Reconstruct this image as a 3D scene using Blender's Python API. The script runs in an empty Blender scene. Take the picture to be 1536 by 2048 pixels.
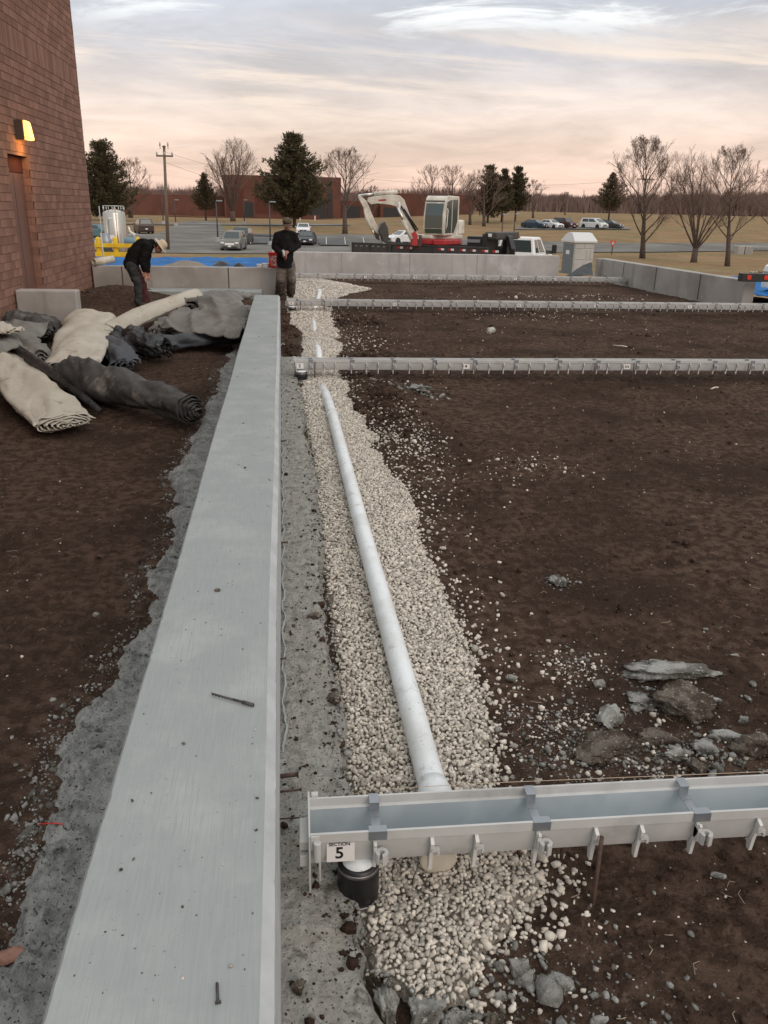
import bpy, bmesh, math, random
import numpy as np
from mathutils import Vector, Matrix, Euler, noise as mnoise

random.seed(7)
RNG = np.random.default_rng(11)
SC = bpy.context.scene
COL = SC.collection
rad = math.radians

# ------------------------------------------------------------------ camera
F_PX = 1625.0
PITCH, YAW, ROLL = rad(20.57), rad(7.22), 0.022
CAM = Vector((0, 0, 2.17))
c_f = Vector((math.sin(YAW)*math.cos(PITCH), math.cos(YAW)*math.cos(PITCH), -math.sin(PITCH)))
_r0 = Vector((math.cos(YAW), -math.sin(YAW), 0)); _u0 = _r0.cross(c_f)
c_r = _r0*math.cos(ROLL) + _u0*math.sin(ROLL)
c_u = _u0*math.cos(ROLL) - _r0*math.sin(ROLL)
cam_d = bpy.data.cameras.new('camera'); cam = bpy.data.objects.new('camera', cam_d); COL.objects.link(cam)
m = Matrix((c_r, c_u, -c_f)).transposed().to_4x4(); m.translation = CAM
cam.matrix_world = m
cam_d.sensor_fit = 'HORIZONTAL'; cam_d.sensor_width = 36; cam_d.lens = F_PX/1536*36
cam_d.clip_start = 0.05; cam_d.clip_end = 3000
SC.camera = cam
SC.view_settings.view_transform = 'Standard'; SC.view_settings.look = 'None'
SC.view_settings.exposure = 0.14; SC.view_settings.gamma = 1.0
SC.view_settings.use_curve_mapping = False

# ------------------------------------------------------------------ world: dusk sky with a broken cloud deck
SUN_EL, SUN_AZ = rad(30), rad(152)
w = bpy.data.worlds.new('World'); SC.world = w; w.use_nodes = True
nt = w.node_tree; nt.nodes.clear()
def wn(t, **k):
    n = nt.nodes.new(t)
    for a, b in k.items(): setattr(n, a, b)
    return n
L = nt.links.new
out = wn('ShaderNodeOutputWorld'); add = wn('ShaderNodeAddShader')
sky = wn('ShaderNodeTexSky', sky_type='NISHITA', sun_disc=False, sun_elevation=SUN_EL, sun_rotation=SUN_AZ)
bg1 = wn('ShaderNodeBackground'); bg1.inputs[1].default_value = 0.012
L(sky.outputs[0], bg1.inputs[0])
tc = wn('ShaderNodeTexCoord'); sx = wn('ShaderNodeSeparateXYZ'); L(tc.outputs['Generated'], sx.inputs[0])
def mth(op, a, b=None, c=None):
    n = wn('ShaderNodeMath', operation=op)
    for i, v in enumerate((a, b, c)):
        if v is None: continue
        if isinstance(v, (int, float)): n.inputs[i].default_value = v
        else: L(v, n.inputs[i])
    return n.outputs[0]
zc = mth('MAXIMUM', sx.outputs[2], 0.0)
ramp = wn('ShaderNodeValToRGB'); L(zc, ramp.inputs[0])
cr = ramp.color_ramp
stops = [(0.0, (.74, .50, .42)), (.035, (.82, .58, .47)), (.07, (.83, .63, .52)), (.11, (.77, .65, .58)), (.16, (.62, .60, .62)),
         (.22, (.52, .55, .60)), (.45, (.80, .81, .82)), (1.0, (1.14, 1.15, 1.14))]
while len(cr.elements) < len(stops): cr.elements.new(0.5)
for e, (p_, c_) in zip(cr.elements, stops): e.position = p_; e.color = (*c_, 1)
# cloud deck coordinates: direction projected on a flat layer
den = mth('ADD', zc, 0.085)
px_ = mth('DIVIDE', sx.outputs[0], den); py_ = mth('DIVIDE', sx.outputs[1], den)
cb = wn('ShaderNodeCombineXYZ'); L(px_, cb.inputs[0]); L(py_, cb.inputs[1])
def wnoise(scale, detail, rough, loc, sc=(1, 1, 1), dist=0.0):
    mp = wn('ShaderNodeMapping'); L(cb.outputs[0], mp.inputs[0]); mp.inputs['Location'].default_value = loc; mp.inputs['Scale'].default_value = sc
    n = wn('ShaderNodeTexNoise'); L(mp.outputs[0], n.inputs['Vector'])
    n.inputs['Scale'].default_value = scale; n.inputs['Detail'].default_value = detail; n.inputs['Roughness'].default_value = rough
    n.inputs['Distortion'].default_value = dist
    return n.outputs[0]
def sstep(v, a, b, lo=0.0, hi=1.0):
    n = wn('ShaderNodeMapRange', interpolation_type='SMOOTHSTEP')
    L(v, n.inputs[0]); n.inputs[1].default_value = a; n.inputs[2].default_value = b; n.inputs[3].default_value = lo; n.inputs[4].default_value = hi
    return n.outputs[0]
n_big = wnoise(.42, 6, .6, (3.1, 1.7, 0), (1, .8, 1), .4)
n_fine = wnoise(1.3, 8, .62, (8.4, 4.2, 0), (1, 1.0, 1), .6)
def mixc(fac, a, b, mode='MIX'):
    n = wn('ShaderNodeMix', data_type='RGBA', blend_type=mode); n.clamp_result = False
    if isinstance(fac, (int, float)): n.inputs[0].default_value = fac
    else: L(fac, n.inputs[0])
    for s, v in ((6, a), (7, b)):
        if isinstance(v, tuple): n.inputs[s].default_value = (*v, 1)
        else: L(v, n.inputs[s])
    return n.outputs[2]
# grey undersides of the deck
shade = sstep(n_big, .38, .64, 1.10, .80)
fines = sstep(n_fine, .30, .70, 1.07, .90)
sh2 = mth('MULTIPLY', shade, fines)
shc = wn('ShaderNodeCombineXYZ')
for i in range(3): L(sh2, shc.inputs[i])
base = mixc(1.0, ramp.outputs[0], shc.outputs[0], 'MULTIPLY')
# brighter streaks low down, cream; ragged white breaks higher up
low_band = mth('MULTIPLY', sstep(zc, .07, .11), sstep(zc, .15, .20, 1, 0))
n_str = wnoise(.75, 9, .62, (1.3, 7.7, 0), (.55, 1.25, 1), .5)
streak = mth('MULTIPLY', sstep(n_str, .46, .60), low_band)
base = mixc(mth('MULTIPLY', streak, .65), base, (.98, .80, .64))
hi_band = sstep(zc, .155, .20)
n_brk = wnoise(1.05, 10, .66, (5.9, 2.35, 0), (.8, 1.1, 1), .7)
brk = mth('MULTIPLY', sstep(n_brk, .52, .68), hi_band)
base = mixc(brk, base, (.98, .99, .97))
bg2 = wn('ShaderNodeBackground'); L(base, bg2.inputs[0]); bg2.inputs[1].default_value = 1.0
L(bg1.outputs[0], add.inputs[0]); L(bg2.outputs[0], add.inputs[1]); L(add.outputs[0], out.inputs[0])

sd = bpy.data.lights.new('sun', 'SUN'); sd.energy = 0.95; sd.angle = rad(40); sd.color = (1.0, .84, .72)
sun = bpy.data.objects.new('sun', sd); COL.objects.link(sun)
sdir = Vector((math.cos(SUN_EL)*math.sin(SUN_AZ), math.cos(SUN_EL)*math.cos(SUN_AZ), math.sin(SUN_EL))).normalized()
sun.rotation_euler = (-sdir).to_track_quat('-Z', 'Y').to_euler()

# ------------------------------------------------------------------ helpers
def ray(px, py): return c_f + c_r*((px-768)/F_PX) - c_u*((py-1024)/F_PX)
def GP(px, py, z=0.0):
    d = ray(px, py); return CAM + d*((z-CAM.z)/d.z)
def DP(px, py, Y):
    d = ray(px, py); return CAM + d*(Y/d.y)
TY = [-50, 29.0, 31, 38, 44, 57, 75, 90, 115, 150, 200, 300, 500, 900]
TZ = [-.2, -.2, -.35, -.95, -1.25, -1.75, -2.0, -2.1, -1.55, -1.15, -1.15, -.6, 1.0, 6.0]
def sm(a, b, x):
    t = np.clip((np.asarray(x, float)-a)/(b-a), 0, 1); return t*t*(3-2*t)
def T(x, y):
    x = np.asarray(x, float); y = np.asarray(y, float)
    base = np.interp(y, TY, TZ)
    for d in (3, 6): base = .5*base + .25*(np.interp(y-d, TY, TZ)+np.interp(y+d, TY, TZ))
    return base + sm(5, 60, x)*sm(95, 260, y)*2.4
def hit(px, py):
    d = ray(px, py); d = d/d.y
    t = 24.0
    while t < 900:
        q = CAM + d*t
        if q.z < float(T(q.x, q.y)): break
        t += .25 if t < 150 else 1.0
    q = CAM + d*t; q.z = float(T(q.x, q.y)); return q

# vectorised value noise
_H = RNG.random((256, 256))
def vn(x, y):
    xi = np.floor(x).astype(int); yi = np.floor(y).astype(int)
    fx = x-xi; fy = y-yi; fx = fx*fx*(3-2*fx); fy = fy*fy*(3-2*fy)
    a = _H[xi & 255, yi & 255]; b = _H[(xi+1) & 255, yi & 255]; c = _H[xi & 255, (yi+1) & 255]; d = _H[(xi+1) & 255, (yi+1) & 255]
    return (a*(1-fx)+b*fx)*(1-fy)+(c*(1-fx)+d*fx)*fy
def fbm(x, y, s, o=4, r=.5):
    v = 0; amp = 1; tot = 0
    for i in range(o):
        v = v+amp*(vn(x*s+i*17.3, y*s+i*9.1)-.5); tot += amp; amp *= r; s *= 2.03
    return v/tot*2

def tag(o, label=None, cat=None, group=None, kind=None):
    if label: o['label'] = label
    if cat: o['category'] = cat
    if group: o['group'] = group
    if kind: o['kind'] = kind
    return o
def thing(name, label, cat, loc=(0, 0, 0), rz=0.0, group=None):
    o = bpy.data.objects.new(name, None); o.empty_display_size = .2; COL.objects.link(o)
    o.location = loc; o.rotation_euler = (0, 0, rz)
    return tag(o, label, cat, group)
def copy_tree(o, parent=None):
    c = o.copy(); COL.objects.link(c); c.parent = parent
    for ch in list(o.children): copy_tree(ch, c)
    return c

class MB:
    def __init__(s): s.v = []; s.f = []
    def add(s, vs, fs):
        n = len(s.v); s.v += [tuple(v) for v in vs]; s.f += [tuple(i+n for i in f) for f in fs]; return s
    def box(s, c, d, M=None):
        x, y, z = d[0]/2, d[1]/2, d[2]/2
        vs = [Vector((a*x, b*y, e*z)) for e in (-1, 1) for b in (-1, 1) for a in (-1, 1)]
        if M is not None: vs = [M @ v for v in vs]
        c = Vector(c)
        return s.add([v+c for v in vs], [(0, 2, 3, 1), (4, 5, 7, 6), (0, 1, 5, 4), (2, 6, 7, 3), (0, 4, 6, 2), (1, 3, 7, 5)])
    def b2(s, x0, x1, y0, y1, z0, z1): return s.box(((x0+x1)/2, (y0+y1)/2, (z0+z1)/2), (x1-x0, y1-y0, z1-z0))
    def tube(s, pts, r, n=8, cap=True, squash=1.0):
        pts = [Vector(p) for p in pts]
        if isinstance(r, (int, float)): r = [r]*len(pts)
        base = len(s.v); u = None
        for i, p in enumerate(pts):
            t = (pts[min(i+1, len(pts)-1)]-pts[max(i-1, 0)])
            if t.length < 1e-9: t = Vector((0, 0, 1))
            t.normalize()
            if u is None: u = t.orthogonal().normalized()
            else:
                u = u-t*u.dot(t)
                u = u.normalized() if u.length > 1e-6 else t.orthogonal().normalized()
            v = t.cross(u)
            for k in range(n):
                a = 2*math.pi*k/n
                s.v.append(tuple(p+(u*math.cos(a)+v*math.sin(a)*squash)*r[i]))
        for i in range(len(pts)-1):
            for k in range(n):
                a = base+i*n+k; b = base+i*n+(k+1) % n
                s.f.append((a, b, b+n, a+n))
        if cap:
            s.f.append(tuple(base+k for k in reversed(range(n))))
            s.f.append(tuple(base+(len(pts)-1)*n+k for k in range(n)))
        return s
    def prism(s, poly, d0, d1, axes='xz'):
        # poly in the plane given by axes, extruded along the third axis from d0 to d1
        def mk(a, b, d):
            if axes == 'xz': return (a, d, b)
            if axes == 'yz': return (d, a, b)
            return (a, b, d)
        n = len(poly)
        vs = [mk(a, b, d0) for a, b in poly]+[mk(a, b, d1) for a, b in poly]
        fs = [tuple(range(n)), tuple(reversed(range(n, 2*n)))]+[(i, i+n, (i+1) % n+n, (i+1) % n) for i in range(n)]
        return s.add(vs, fs)
    def lathe(s, prof, n=20, c=(0, 0, 0)):
        base = len(s.v)
        for r_, z in prof:
            for k in range(n):
                a = 2*math.pi*k/n; s.v.append((c[0]+r_*math.cos(a), c[1]+r_*math.sin(a), c[2]+z))
        for i in range(len(prof)-1):
            for k in range(n):
                a = base+i*n+k; b = base+i*n+(k+1) % n; s.f.append((a, b, b+n, a+n))
        if prof[0][0] > 1e-4: s.f.append(tuple(base+k for k in reversed(range(n))))
        if prof[-1][0] > 1e-4: s.f.append(tuple(base+(len(prof)-1)*n+k for k in range(n)))
        return s
    def ball(s, c, r, n=10):
        if isinstance(r, (int, float)): r = (r, r, r)
        base = len(s.v); m_ = n//2
        for i in range(m_+1):
            th = math.pi*i/m_
            for k in range(n):
                a = 2*math.pi*k/n
                s.v.append((c[0]+r[0]*math.sin(th)*math.cos(a), c[1]+r[1]*math.sin(th)*math.sin(a), c[2]+r[2]*math.cos(th)))
        for i in range(m_):
            for k in range(n):
                a = base+i*n+k; b = base+i*n+(k+1) % n; s.f.append((a, a+n, b+n, b))
        return s
    def mesh(s, name):
        me = bpy.data.meshes.new(name); me.from_pydata(s.v, [], s.f); me.validate(); 
        bm = bmesh.new(); bm.from_mesh(me); bmesh.ops.recalc_face_normals(bm, faces=bm.faces); bm.to_mesh(me); bm.free()
        return me
    def build(s, name, mat, parent=None, smooth=False, bevel=0, seg=2):
        me = s.mesh(name)
        if mat: me.materials.append(mat)
        if smooth: me.polygons.foreach_set('use_smooth', [True]*len(me.polygons))
        o = bpy.data.objects.new(name, me); COL.objects.link(o)
        if parent: o.parent = parent
        if bevel:
            b = o.modifiers.new('bevel', 'BEVEL'); b.width = bevel; b.segments = seg; b.limit_method = 'ANGLE'; b.angle_limit = rad(35)
            b.harden_normals = False
        if smooth and bevel: pass
        return o
def smooth_angle(o, ang=40):
    me = o.data
    me.polygons.foreach_set('use_smooth', [True]*len(me.polygons))
    bm = bmesh.new(); bm.from_mesh(me)
    for e in bm.edges:
        if len(e.link_faces) == 2 and e.calc_face_angle(0) > rad(ang): e.smooth = False
    bm.to_mesh(me); bm.free(); return o
def np_mesh(name, V, Fq, mat, k=4, smooth=True):
    me = bpy.data.meshes.new(name); V = np.asarray(V, np.float32); Fq = np.asarray(Fq, np.int32)
    me.vertices.add(len(V)); me.vertices.foreach_set('co', V.ravel())
    me.loops.add(Fq.size); me.loops.foreach_set('vertex_index', Fq.ravel())
    me.polygons.add(len(Fq)); me.polygons.foreach_set('loop_start', np.arange(0, Fq.size, k, dtype=np.int32))
    me.polygons.foreach_set('loop_total', np.full(len(Fq), k, np.int32))
    if smooth: me.polygons.foreach_set('use_smooth', np.ones(len(Fq), bool))
    me.update(calc_edges=True); me.validate()
    if mat: me.materials.append(mat)
    o = bpy.data.objects.new(name, me); COL.objects.link(o); return o

# ------------------------------------------------------------------ materials
def M(name, col, rough=.7, metal=0.0, col2=None, ns=4.0, nd=5, lo=.35, hi=.65, bump=0.0, bs=40.0, bdist=.01, col3=None, ns3=60, t3=(.6, .7),
      rnd=0.0, stretch=None, trans=0.0, ior=1.45, emit=None, es=0.0, alpha=1.0, streak=None, spec=None, voro=None, stains=None):
    mt = bpy.data.materials.new(name); mt.use_nodes = True; t = mt.node_tree; b = t.nodes['Principled BSDF']; K = t.links.new
    b.inputs['Base Color'].default_value = (*col, 1); b.inputs['Roughness'].default_value = rough; b.inputs['Metallic'].default_value = metal
    if spec is not None: b.inputs['Specular IOR Level'].default_value = spec
    if trans: b.inputs['Transmission Weight'].default_value = trans; b.inputs['IOR'].default_value = ior
    if emit: b.inputs['Emission Color'].default_value = (*emit, 1); b.inputs['Emission Strength'].default_value = es
    tcn = t.nodes.new('ShaderNodeTexCoord'); vec = tcn.outputs['Object']
    mp = t.nodes.new('ShaderNodeMapping'); K(vec, mp.inputs[0])
    if stretch: mp.inputs['Scale'].default_value = stretch
    vec = mp.outputs[0]; raw = tcn.outputs['Object']
    def noise(s, d, v=vec, r=.55):
        n = t.nodes.new('ShaderNodeTexNoise'); K(v, n.inputs['Vector']); n.inputs['Scale'].default_value = s; n.inputs['Detail'].default_value = d
        n.inputs['Roughness'].default_value = r; return n.outputs[0]
    def mr(v, a, c, lo_=0., hi_=1.):
        n = t.nodes.new('ShaderNodeMapRange'); n.interpolation_type = 'SMOOTHSTEP'; K(v, n.inputs[0]); n.inputs[1].default_value = a; n.inputs[2].default_value = c
        n.inputs[3].default_value = lo_; n.inputs[4].default_value = hi_; return n.outputs[0]
    def mix(f_, a, c, mode='MIX'):
        n = t.nodes.new('ShaderNodeMix'); n.data_type = 'RGBA'; n.blend_type = mode
        if isinstance(f_, float): n.inputs[0].default_value = f_
        else: K(f_, n.inputs[0])
        for s_, v_ in ((6, a), (7, c)):
            if isinstance(v_, tuple): n.inputs[s_].default_value = (*v_, 1)
            else: K(v_, n.inputs[s_])
        return n.outputs[2]
    cur = col
    if col2: cur = mix(mr(noise(ns, nd), lo, hi), col, col2)
    if stains: cur = mix(mr(noise(stains[1], 6, raw, .65), stains[2], stains[3]), cur, stains[0])
    if streak: # (colour, scale-vector, noise scale, a, b)
        m2 = t.nodes.new('ShaderNodeMapping'); K(raw, m2.inputs[0]); m2.inputs['Scale'].default_value = streak[1]
        cur = mix(mr(noise(streak[2], 4, m2.outputs[0]), streak[3], streak[4]), cur, streak[0])
    if col3: cur = mix(mr(noise(ns3, 3, raw), *t3), cur, col3)
    if voro:
        vo = t.nodes.new('ShaderNodeTexVoronoi'); vo.inputs['Scale'].default_value = voro[1]; K(raw, vo.inputs['Vector'])
        cur = mix(mr(vo.outputs['Distance'], voro[2], voro[3], 1, 0), cur, voro[0])
    if rnd:
        oi = t.nodes.new('ShaderNodeObjectInfo'); ge = t.nodes.new('ShaderNodeNewGeometry')
        ad = t.nodes.new('ShaderNodeMath'); ad.operation = 'ADD'; K(oi.outputs['Random'], ad.inputs[0]); K(ge.outputs['Random Per Island'], ad.inputs[1])
        fr = t.nodes.new('ShaderNodeMath'); fr.operation = 'FRACT'; K(ad.outputs[0], fr.inputs[0])
        sc = mr(fr.outputs[0], -.3, 1.3, 1-rnd, 1+rnd)
        cx = t.nodes.new('ShaderNodeCombineXYZ')
        for i in range(3): K(sc, cx.inputs[i])
        cur = mix(1.0, cur, cx.outputs[0], 'MULTIPLY')
    if not isinstance(cur, tuple): K(cur, b.inputs['Base Color'])
    if bump:
        bn = t.nodes.new('ShaderNodeBump'); bn.inputs['Strength'].default_value = bump; bn.inputs['Distance'].default_value = bdist
        K(noise(bs, 7, vec, .6), bn.inputs['Height']); K(bn.outputs[0], b.inputs['Normal'])
    return mt

m_conc = M('cast_concrete', (.305, .325, .320), .9, col2=(.275, .296, .292), ns=9, lo=.3, hi=.7, bump=.22, bs=60, bdist=.003, stretch=(16, .8, 3),
           col3=(.15, .155, .15), ns3=75, t3=(.68, .76), stains=((.355, .368, .358), 3.1, .42, .70), streak=((.285, .303, .298), (260, 3.5, 4), 1.6, .52, .66), spec=.08)
m_conc_v = M('formed_concrete', (.37, .35, .325), .88, col2=(.27, .25, .23), ns=.9, lo=.35, hi=.7, bump=.3, bs=30, bdist=.01,
             streak=((.24, .22, .20), (1.6, 1.6, .16), 2.0, .55, .8), stains=((.42, .40, .375), 1.3, .5, .75), spec=.1)
m_conc_l = M('pale_formed_concrete', (.47, .45, .43), .88, col2=(.38, .36, .345), ns=.9, lo=.35, hi=.7, bump=.3, bs=30, bdist=.01,
             streak=((.34, .30, .30), (1.5, 1.5, .2), 2.2, .52, .80), stains=((.54, .53, .53), 1.1, .5, .7), spec=.1)
m_spill = M('rough_concrete', (.34, .345, .33), .95, col2=(.225, .228, .218), ns=14, nd=8, lo=.38, hi=.62, bump=1.0, bs=60, bdist=.03,
            col3=(.050, .046, .042), ns3=85, t3=(.60, .66), streak=((.07, .07, .066), (1, 1, 1), 9, .58, .72), stains=((.38, .385, .37), 5, .48, .66), spec=.08)
m_ledge = M('dusty_footing_concrete', (.35, .345, .315), .95, col2=(.255, .248, .225), ns=16, nd=8, lo=.38, hi=.62, bump=1.0, bs=60, bdist=.02,
            col3=(.085, .076, .064), ns3=85, t3=(.60, .66), stains=((.33, .31, .27), 4, .45, .68), streak=((.13, .12, .105), (1, 1, 1), 13, .56, .72), spec=.08)
m_soil = M('damp_soil', (.150, .100, .074), .98, col2=(.074, .048, .036), ns=13, nd=12, lo=.38, hi=.60, bump=1.0, bs=44, bdist=.08,
           stains=((.064, .042, .031), .7, .42, .64), col3=(.22, .18, .145), ns3=170, t3=(.655, .72), spec=.03, streak=((.18, .128, .10), (1, 1, 1), 30, .60, .72))
m_gravel = M('limestone_gravel', (.55, .505, .44), .9, col2=(.43, .39, .335), ns=30, rnd=.42, bump=.3, bs=120, bdist=.003, spec=.2)
m_gravel_bed = M('gravel_fines', (.34, .30, .25), .95, col2=(.20, .175, .145), ns=40, bump=1.0, bs=60, bdist=.02, spec=.1)
m_rubble = M('broken_concrete', (.33, .325, .305), .95, col2=(.115, .11, .095), ns=9, lo=.38, hi=.62, bump=1, bs=50, bdist=.02, col3=(.42, .43, .42), ns3=55, t3=(.6, .68), rnd=.2, spec=.15)
m_rubble_b = M('muddy_rubble', (.165, .142, .115), .95, col2=(.075, .058, .044), ns=11, nd=8, lo=.4, hi=.6, bump=1, bs=50, bdist=.03, col3=(.30, .28, .25), ns3=70, t3=(.58, .66), spec=.1)
m_grass = M('dormant_grass', (.275, .180, .098), .98, col2=(.18, .118, .062), ns=.22, nd=9, lo=.3, hi=.7, stains=((.17, .155, .075), .05, .45, .72), col3=(.27, .20, .125), ns3=2.0, t3=(.5, .7), bump=.6, bs=3, bdist=.1, spec=.05)
m_asph = M('worn_asphalt', (.185, .175, .16), .96, col2=(.13, .124, .115), ns=.22, nd=8, lo=.35, hi=.65, stains=((.235, .222, .205), .09, .5, .7), bump=.3, bs=20, spec=.05)
m_asph_d = M('dark_asphalt', (.115, .115, .115), .93, col2=(.09, .09, .09), ns=.5, spec=.15)
m_paint_w = M('road_paint', (.55, .54, .5), .8)
m_brick = M('red_block', (.255, .142, .105), .92, col2=(.215, .118, .088), ns=3, rnd=.22, bump=.4, bs=60, bdist=.004, spec=.15)
m_mortar = M('mortar', (.235, .140, .108), .95, bump=.3, bs=40, spec=.1)
m_bldg = M('far_brick', (.138, .062, .047), .9, col2=(.11, .05, .038), ns=.3, rnd=.08, spec=.1)
m_bldg_d = M('dark_far_brick', (.10, .038, .028), .9, spec=.1)  # darker brick tone for string courses, kerb and transom
m_dark = M('dark_opening', (.02, .018, .017), .6)
m_door = M('painted_brown_door', (.155, .075, .052), .6, col2=(.13, .064, .045), ns=1.5)
m_grp = M('grey_trench_plastic', (.50, .50, .485), .34, col2=(.43, .43, .42), ns=7, lo=.3, hi=.7, bump=.12, bs=60, bdist=.003, stains=((.30, .29, .27), 3, .55, .8))
m_rib = M('pale_rib_plastic', (.60, .595, .57), .45)
m_zinc = M('zinc_strap', (.27, .29, .315), .40, .6)
m_chan_sky = M('sky_tinted_channel', (.45, .495, .515), .36, .2, col2=(.37, .415, .44), ns=5)  # inside of the plastic channel, with the bluish sky reflection painted into its colour
m_conc_e = M('smooth_edge_concrete', (.44, .455, .46), .8, col2=(.37, .385, .385), ns=6, bump=.2, bs=50, bdist=.003, spec=.1)
m_pvc = M('white_pvc', (.70, .73, .74), .38, col2=(.60, .62, .61), ns=5, lo=.4, hi=.65, col3=(.20, .17, .14), ns3=85, t3=(.655, .72), stains=((.50, .50, .47), 11, .56, .72))
m_pvc_y = M('cream_pvc', (.62, .57, .46), .5, col2=(.52, .47, .38), ns=8)
m_rubber = M('black_rubber', (.012, .012, .013), .38)
m_steel = M('clamp_steel', (.30, .27, .28), .3, .9)
m_rust = M('rusty_rebar', (.10, .055, .038), .8, col2=(.06, .035, .028), ns=40, bump=.5, bs=160, bdist=.002)
m_paper = M('label_paper', (.72, .70, .68), .7)
m_ink = M('black_ink', (.012, .012, .012), .6)
m_cream = M('cream_blanket', (.47, .435, .37), .85, col2=(.41, .37, .30), ns=2.4, lo=.3, hi=.7, bump=.35, bs=22, bdist=.012, stains=((.24, .20, .15), 5, .57, .76), col3=(.12, .10, .085), ns3=14, t3=(.68, .76), spec=.15)
m_gblk = M('dusty_black_blanket', (.080, .076, .071), .8, col2=(.042, .040, .038), ns=2.6, lo=.3, hi=.7, bump=.5, bs=14, bdist=.03, stains=((.19, .17, .15), 4, .50, .74), spec=.3)
m_gray = M('grey_blanket', (.20, .19, .17), .8, col2=(.135, .128, .118), ns=3, bump=.4, bs=14, bdist=.02, stains=((.23, .215, .19), 3, .55, .75), spec=.2)
m_blkpl = M('black_poly', (.012, .0125, .014), .38, col2=(.025, .024, .024), ns=4, bump=1.0, bs=10, bdist=.06)
m_blu = M('blue_grey_blanket', (.062, .068, .078), .7, col2=(.04, .043, .05), ns=3, bump=.8, bs=8, bdist=.03)
m_tarp = M('blue_tarp', (.02, .155, .42), .7, col2=(.012, .09, .27), spec=.15, ns=1.2, bump=1.0, bs=3, bdist=.08)
m_yellow = M('safety_yellow', (.70, .47, .01), .5, col2=(.6, .38, .01), ns=3)
m_white = M('white_paint', (.72, .72, .70), .35)
m_offw = M('offwhite_machine_paint', (.66, .62, .53), .45, col2=(.46, .43, .37), ns=3, stains=((.25, .22, .18), 4, .6, .8))
m_red = M('red_machine_paint', (.42, .03, .035), .4, col2=(.34, .025, .03), ns=3)
m_charc = M('charcoal_steel', (.040, .037, .036), .55, col2=(.06, .054, .05), ns=4)
m_blk = M('black_metal', (.014, .014, .014), .45)
m_glass = M('tinted_glass', (.035, .05, .05), .06, spec=.7)
m_glass_l = M('cab_glass', (.05, .072, .064), .1, spec=.8)
m_chrome = M('bright_steel', (.62, .62, .60), .16, 1.0)
m_stain = M('brushed_stainless', (.46, .43, .38), .30, 1.0, bump=.05, bs=3)
m_tyre = M('tyre_rubber', (.02, .02, .02), .8)
m_lamp_r = M('red_reflector', (.5, .02, .02), .4)
m_lamp_w = M('white_reflector', (.75, .75, .75), .3)
m_orange = M('amber_reflector', (.8, .25, .05), .4)
m_skin = M('skin', (.36, .17, .12), .6)
m_jacket = M('black_jacket', (.008, .0078, .0085), .9, col2=(.014, .013, .0125), ns=5, bump=.8, bs=9, bdist=.03, spec=.12)
m_trous = M('dusty_work_trousers', (.15, .128, .105), .9, col2=(.085, .072, .06), ns=5, lo=.4, hi=.62, bump=.8, bs=10, bdist=.03)
m_jeans = M('dark_grey_trousers', (.036, .038, .040), .9, col2=(.02, .021, .022), ns=5, bump=.8, bs=10, bdist=.03)
m_maroon = M('maroon_cloth', (.085, .018, .018), .85, col2=(.05, .012, .012), ns=8)
m_boot = M('boot_leather', (.035, .025, .018), .7)
m_camo = M('mottled_cap', (.115, .082, .055), .9, col2=(.05, .04, .028), ns=28, lo=.45, hi=.55)
m_straw = M('cream_hat', (.52, .43, .31), .7)
m_glove = M('work_glove', (.16, .12, .09), .9)
m_bark = M('bare_bark', (.105, .075, .058), .95, col2=(.07, .05, .04), ns=6)
m_twig = M('twigs', (.17, .115, .09), .95, rnd=.25)
m_twig_r = M('reddish_twigs', (.15, .078, .062), .95, rnd=.25)
m_pine = M('pine_needles', (.085, .073, .042), .9, rnd=.5, spec=.1)
m_pine2 = M('pine_needles_brownish', (.105, .084, .052), .9, rnd=.45, spec=.1)
m_wood = M('weathered_pole', (.17, .125, .095), .9, col2=(.12, .09, .07), ns=3, stretch=(6, 6, .4))
m_far = M('far_wood', (.15, .10, .085), .95, rnd=.35)
m_far_r = M('far_reddish_wood', (.17, .105, .088), .95, rnd=.3)
m_redp = M('red_plastic', (.62, .025, .015), .4)
m_toilet = M('grey_plastic_wall', (.40, .395, .375), .6, col2=(.36, .355, .34), ns=1.5)
m_toilet_d = M('blue_grey_plastic', (.145, .175, .19), .6)
m_toilet_r = M('white_plastic_roof', (.56, .57, .56), .5)
m_barrel = M('blue_grey_drum', (.13, .22, .27), .5)
m_fabric = M('black_silt_fabric', (.03, .034, .038), .6, bump=.8, bs=8, bdist=.03)
m_string = M('mason_line', (.42, .33, .24), .8)
m_clear = M('crushed_clear_plastic', (.55, .52, .47), .25, trans=.4)
m_lampbody = M('bronze_lamp_housing', (.06, .038, .026), .5)
m_lampglow = M('sodium_lamp_lens', (1, .7, .3), .3, emit=(1.0, .50, .08), es=2.4)
def carpaint(n, c): return M(n, c, .3, 0.0, spec=.35)
# ================================================================== SETTING
GLY = [0.4, 1.70, 1.80, 1.88, 2.9, 4.3, 6.0, 7.4, 10.1, 13.1, 15.0, 16.8, 20, 22, 24, 26, 27.5]
GLX = [.90, .50, .31, .22, .22, .23, .25, .25, .19, .26, .34, .10, .10, .12, .15, .2, .3]
GRY = [0.4, 1.70, 1.92, 2.15, 2.9]+GLY[5:]
GRX = [.52, .52, .66, .87, .90, .97, .95, .93, .80, .86, 1.0, 1.05, 1.15, 1.7, 2.6, 1.7, 1.2]
def gl(y): return np.interp(y, GLY, GLX)+.035*(vn(np.asarray(y)*6.0, np.asarray(y)*0+3.3)-.5)
def gr(y): return np.interp(y, GRY, GRX)+.16*(vn(np.asarray(y)*2.6, np.asarray(y)*0+8.1)-.5)+.05*(vn(np.asarray(y)*11., np.asarray(y)*0+1.1)-.5)
def diag_x(y): return np.interp(y, [19.4, 27.8], [11.26, 10.87])
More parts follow.
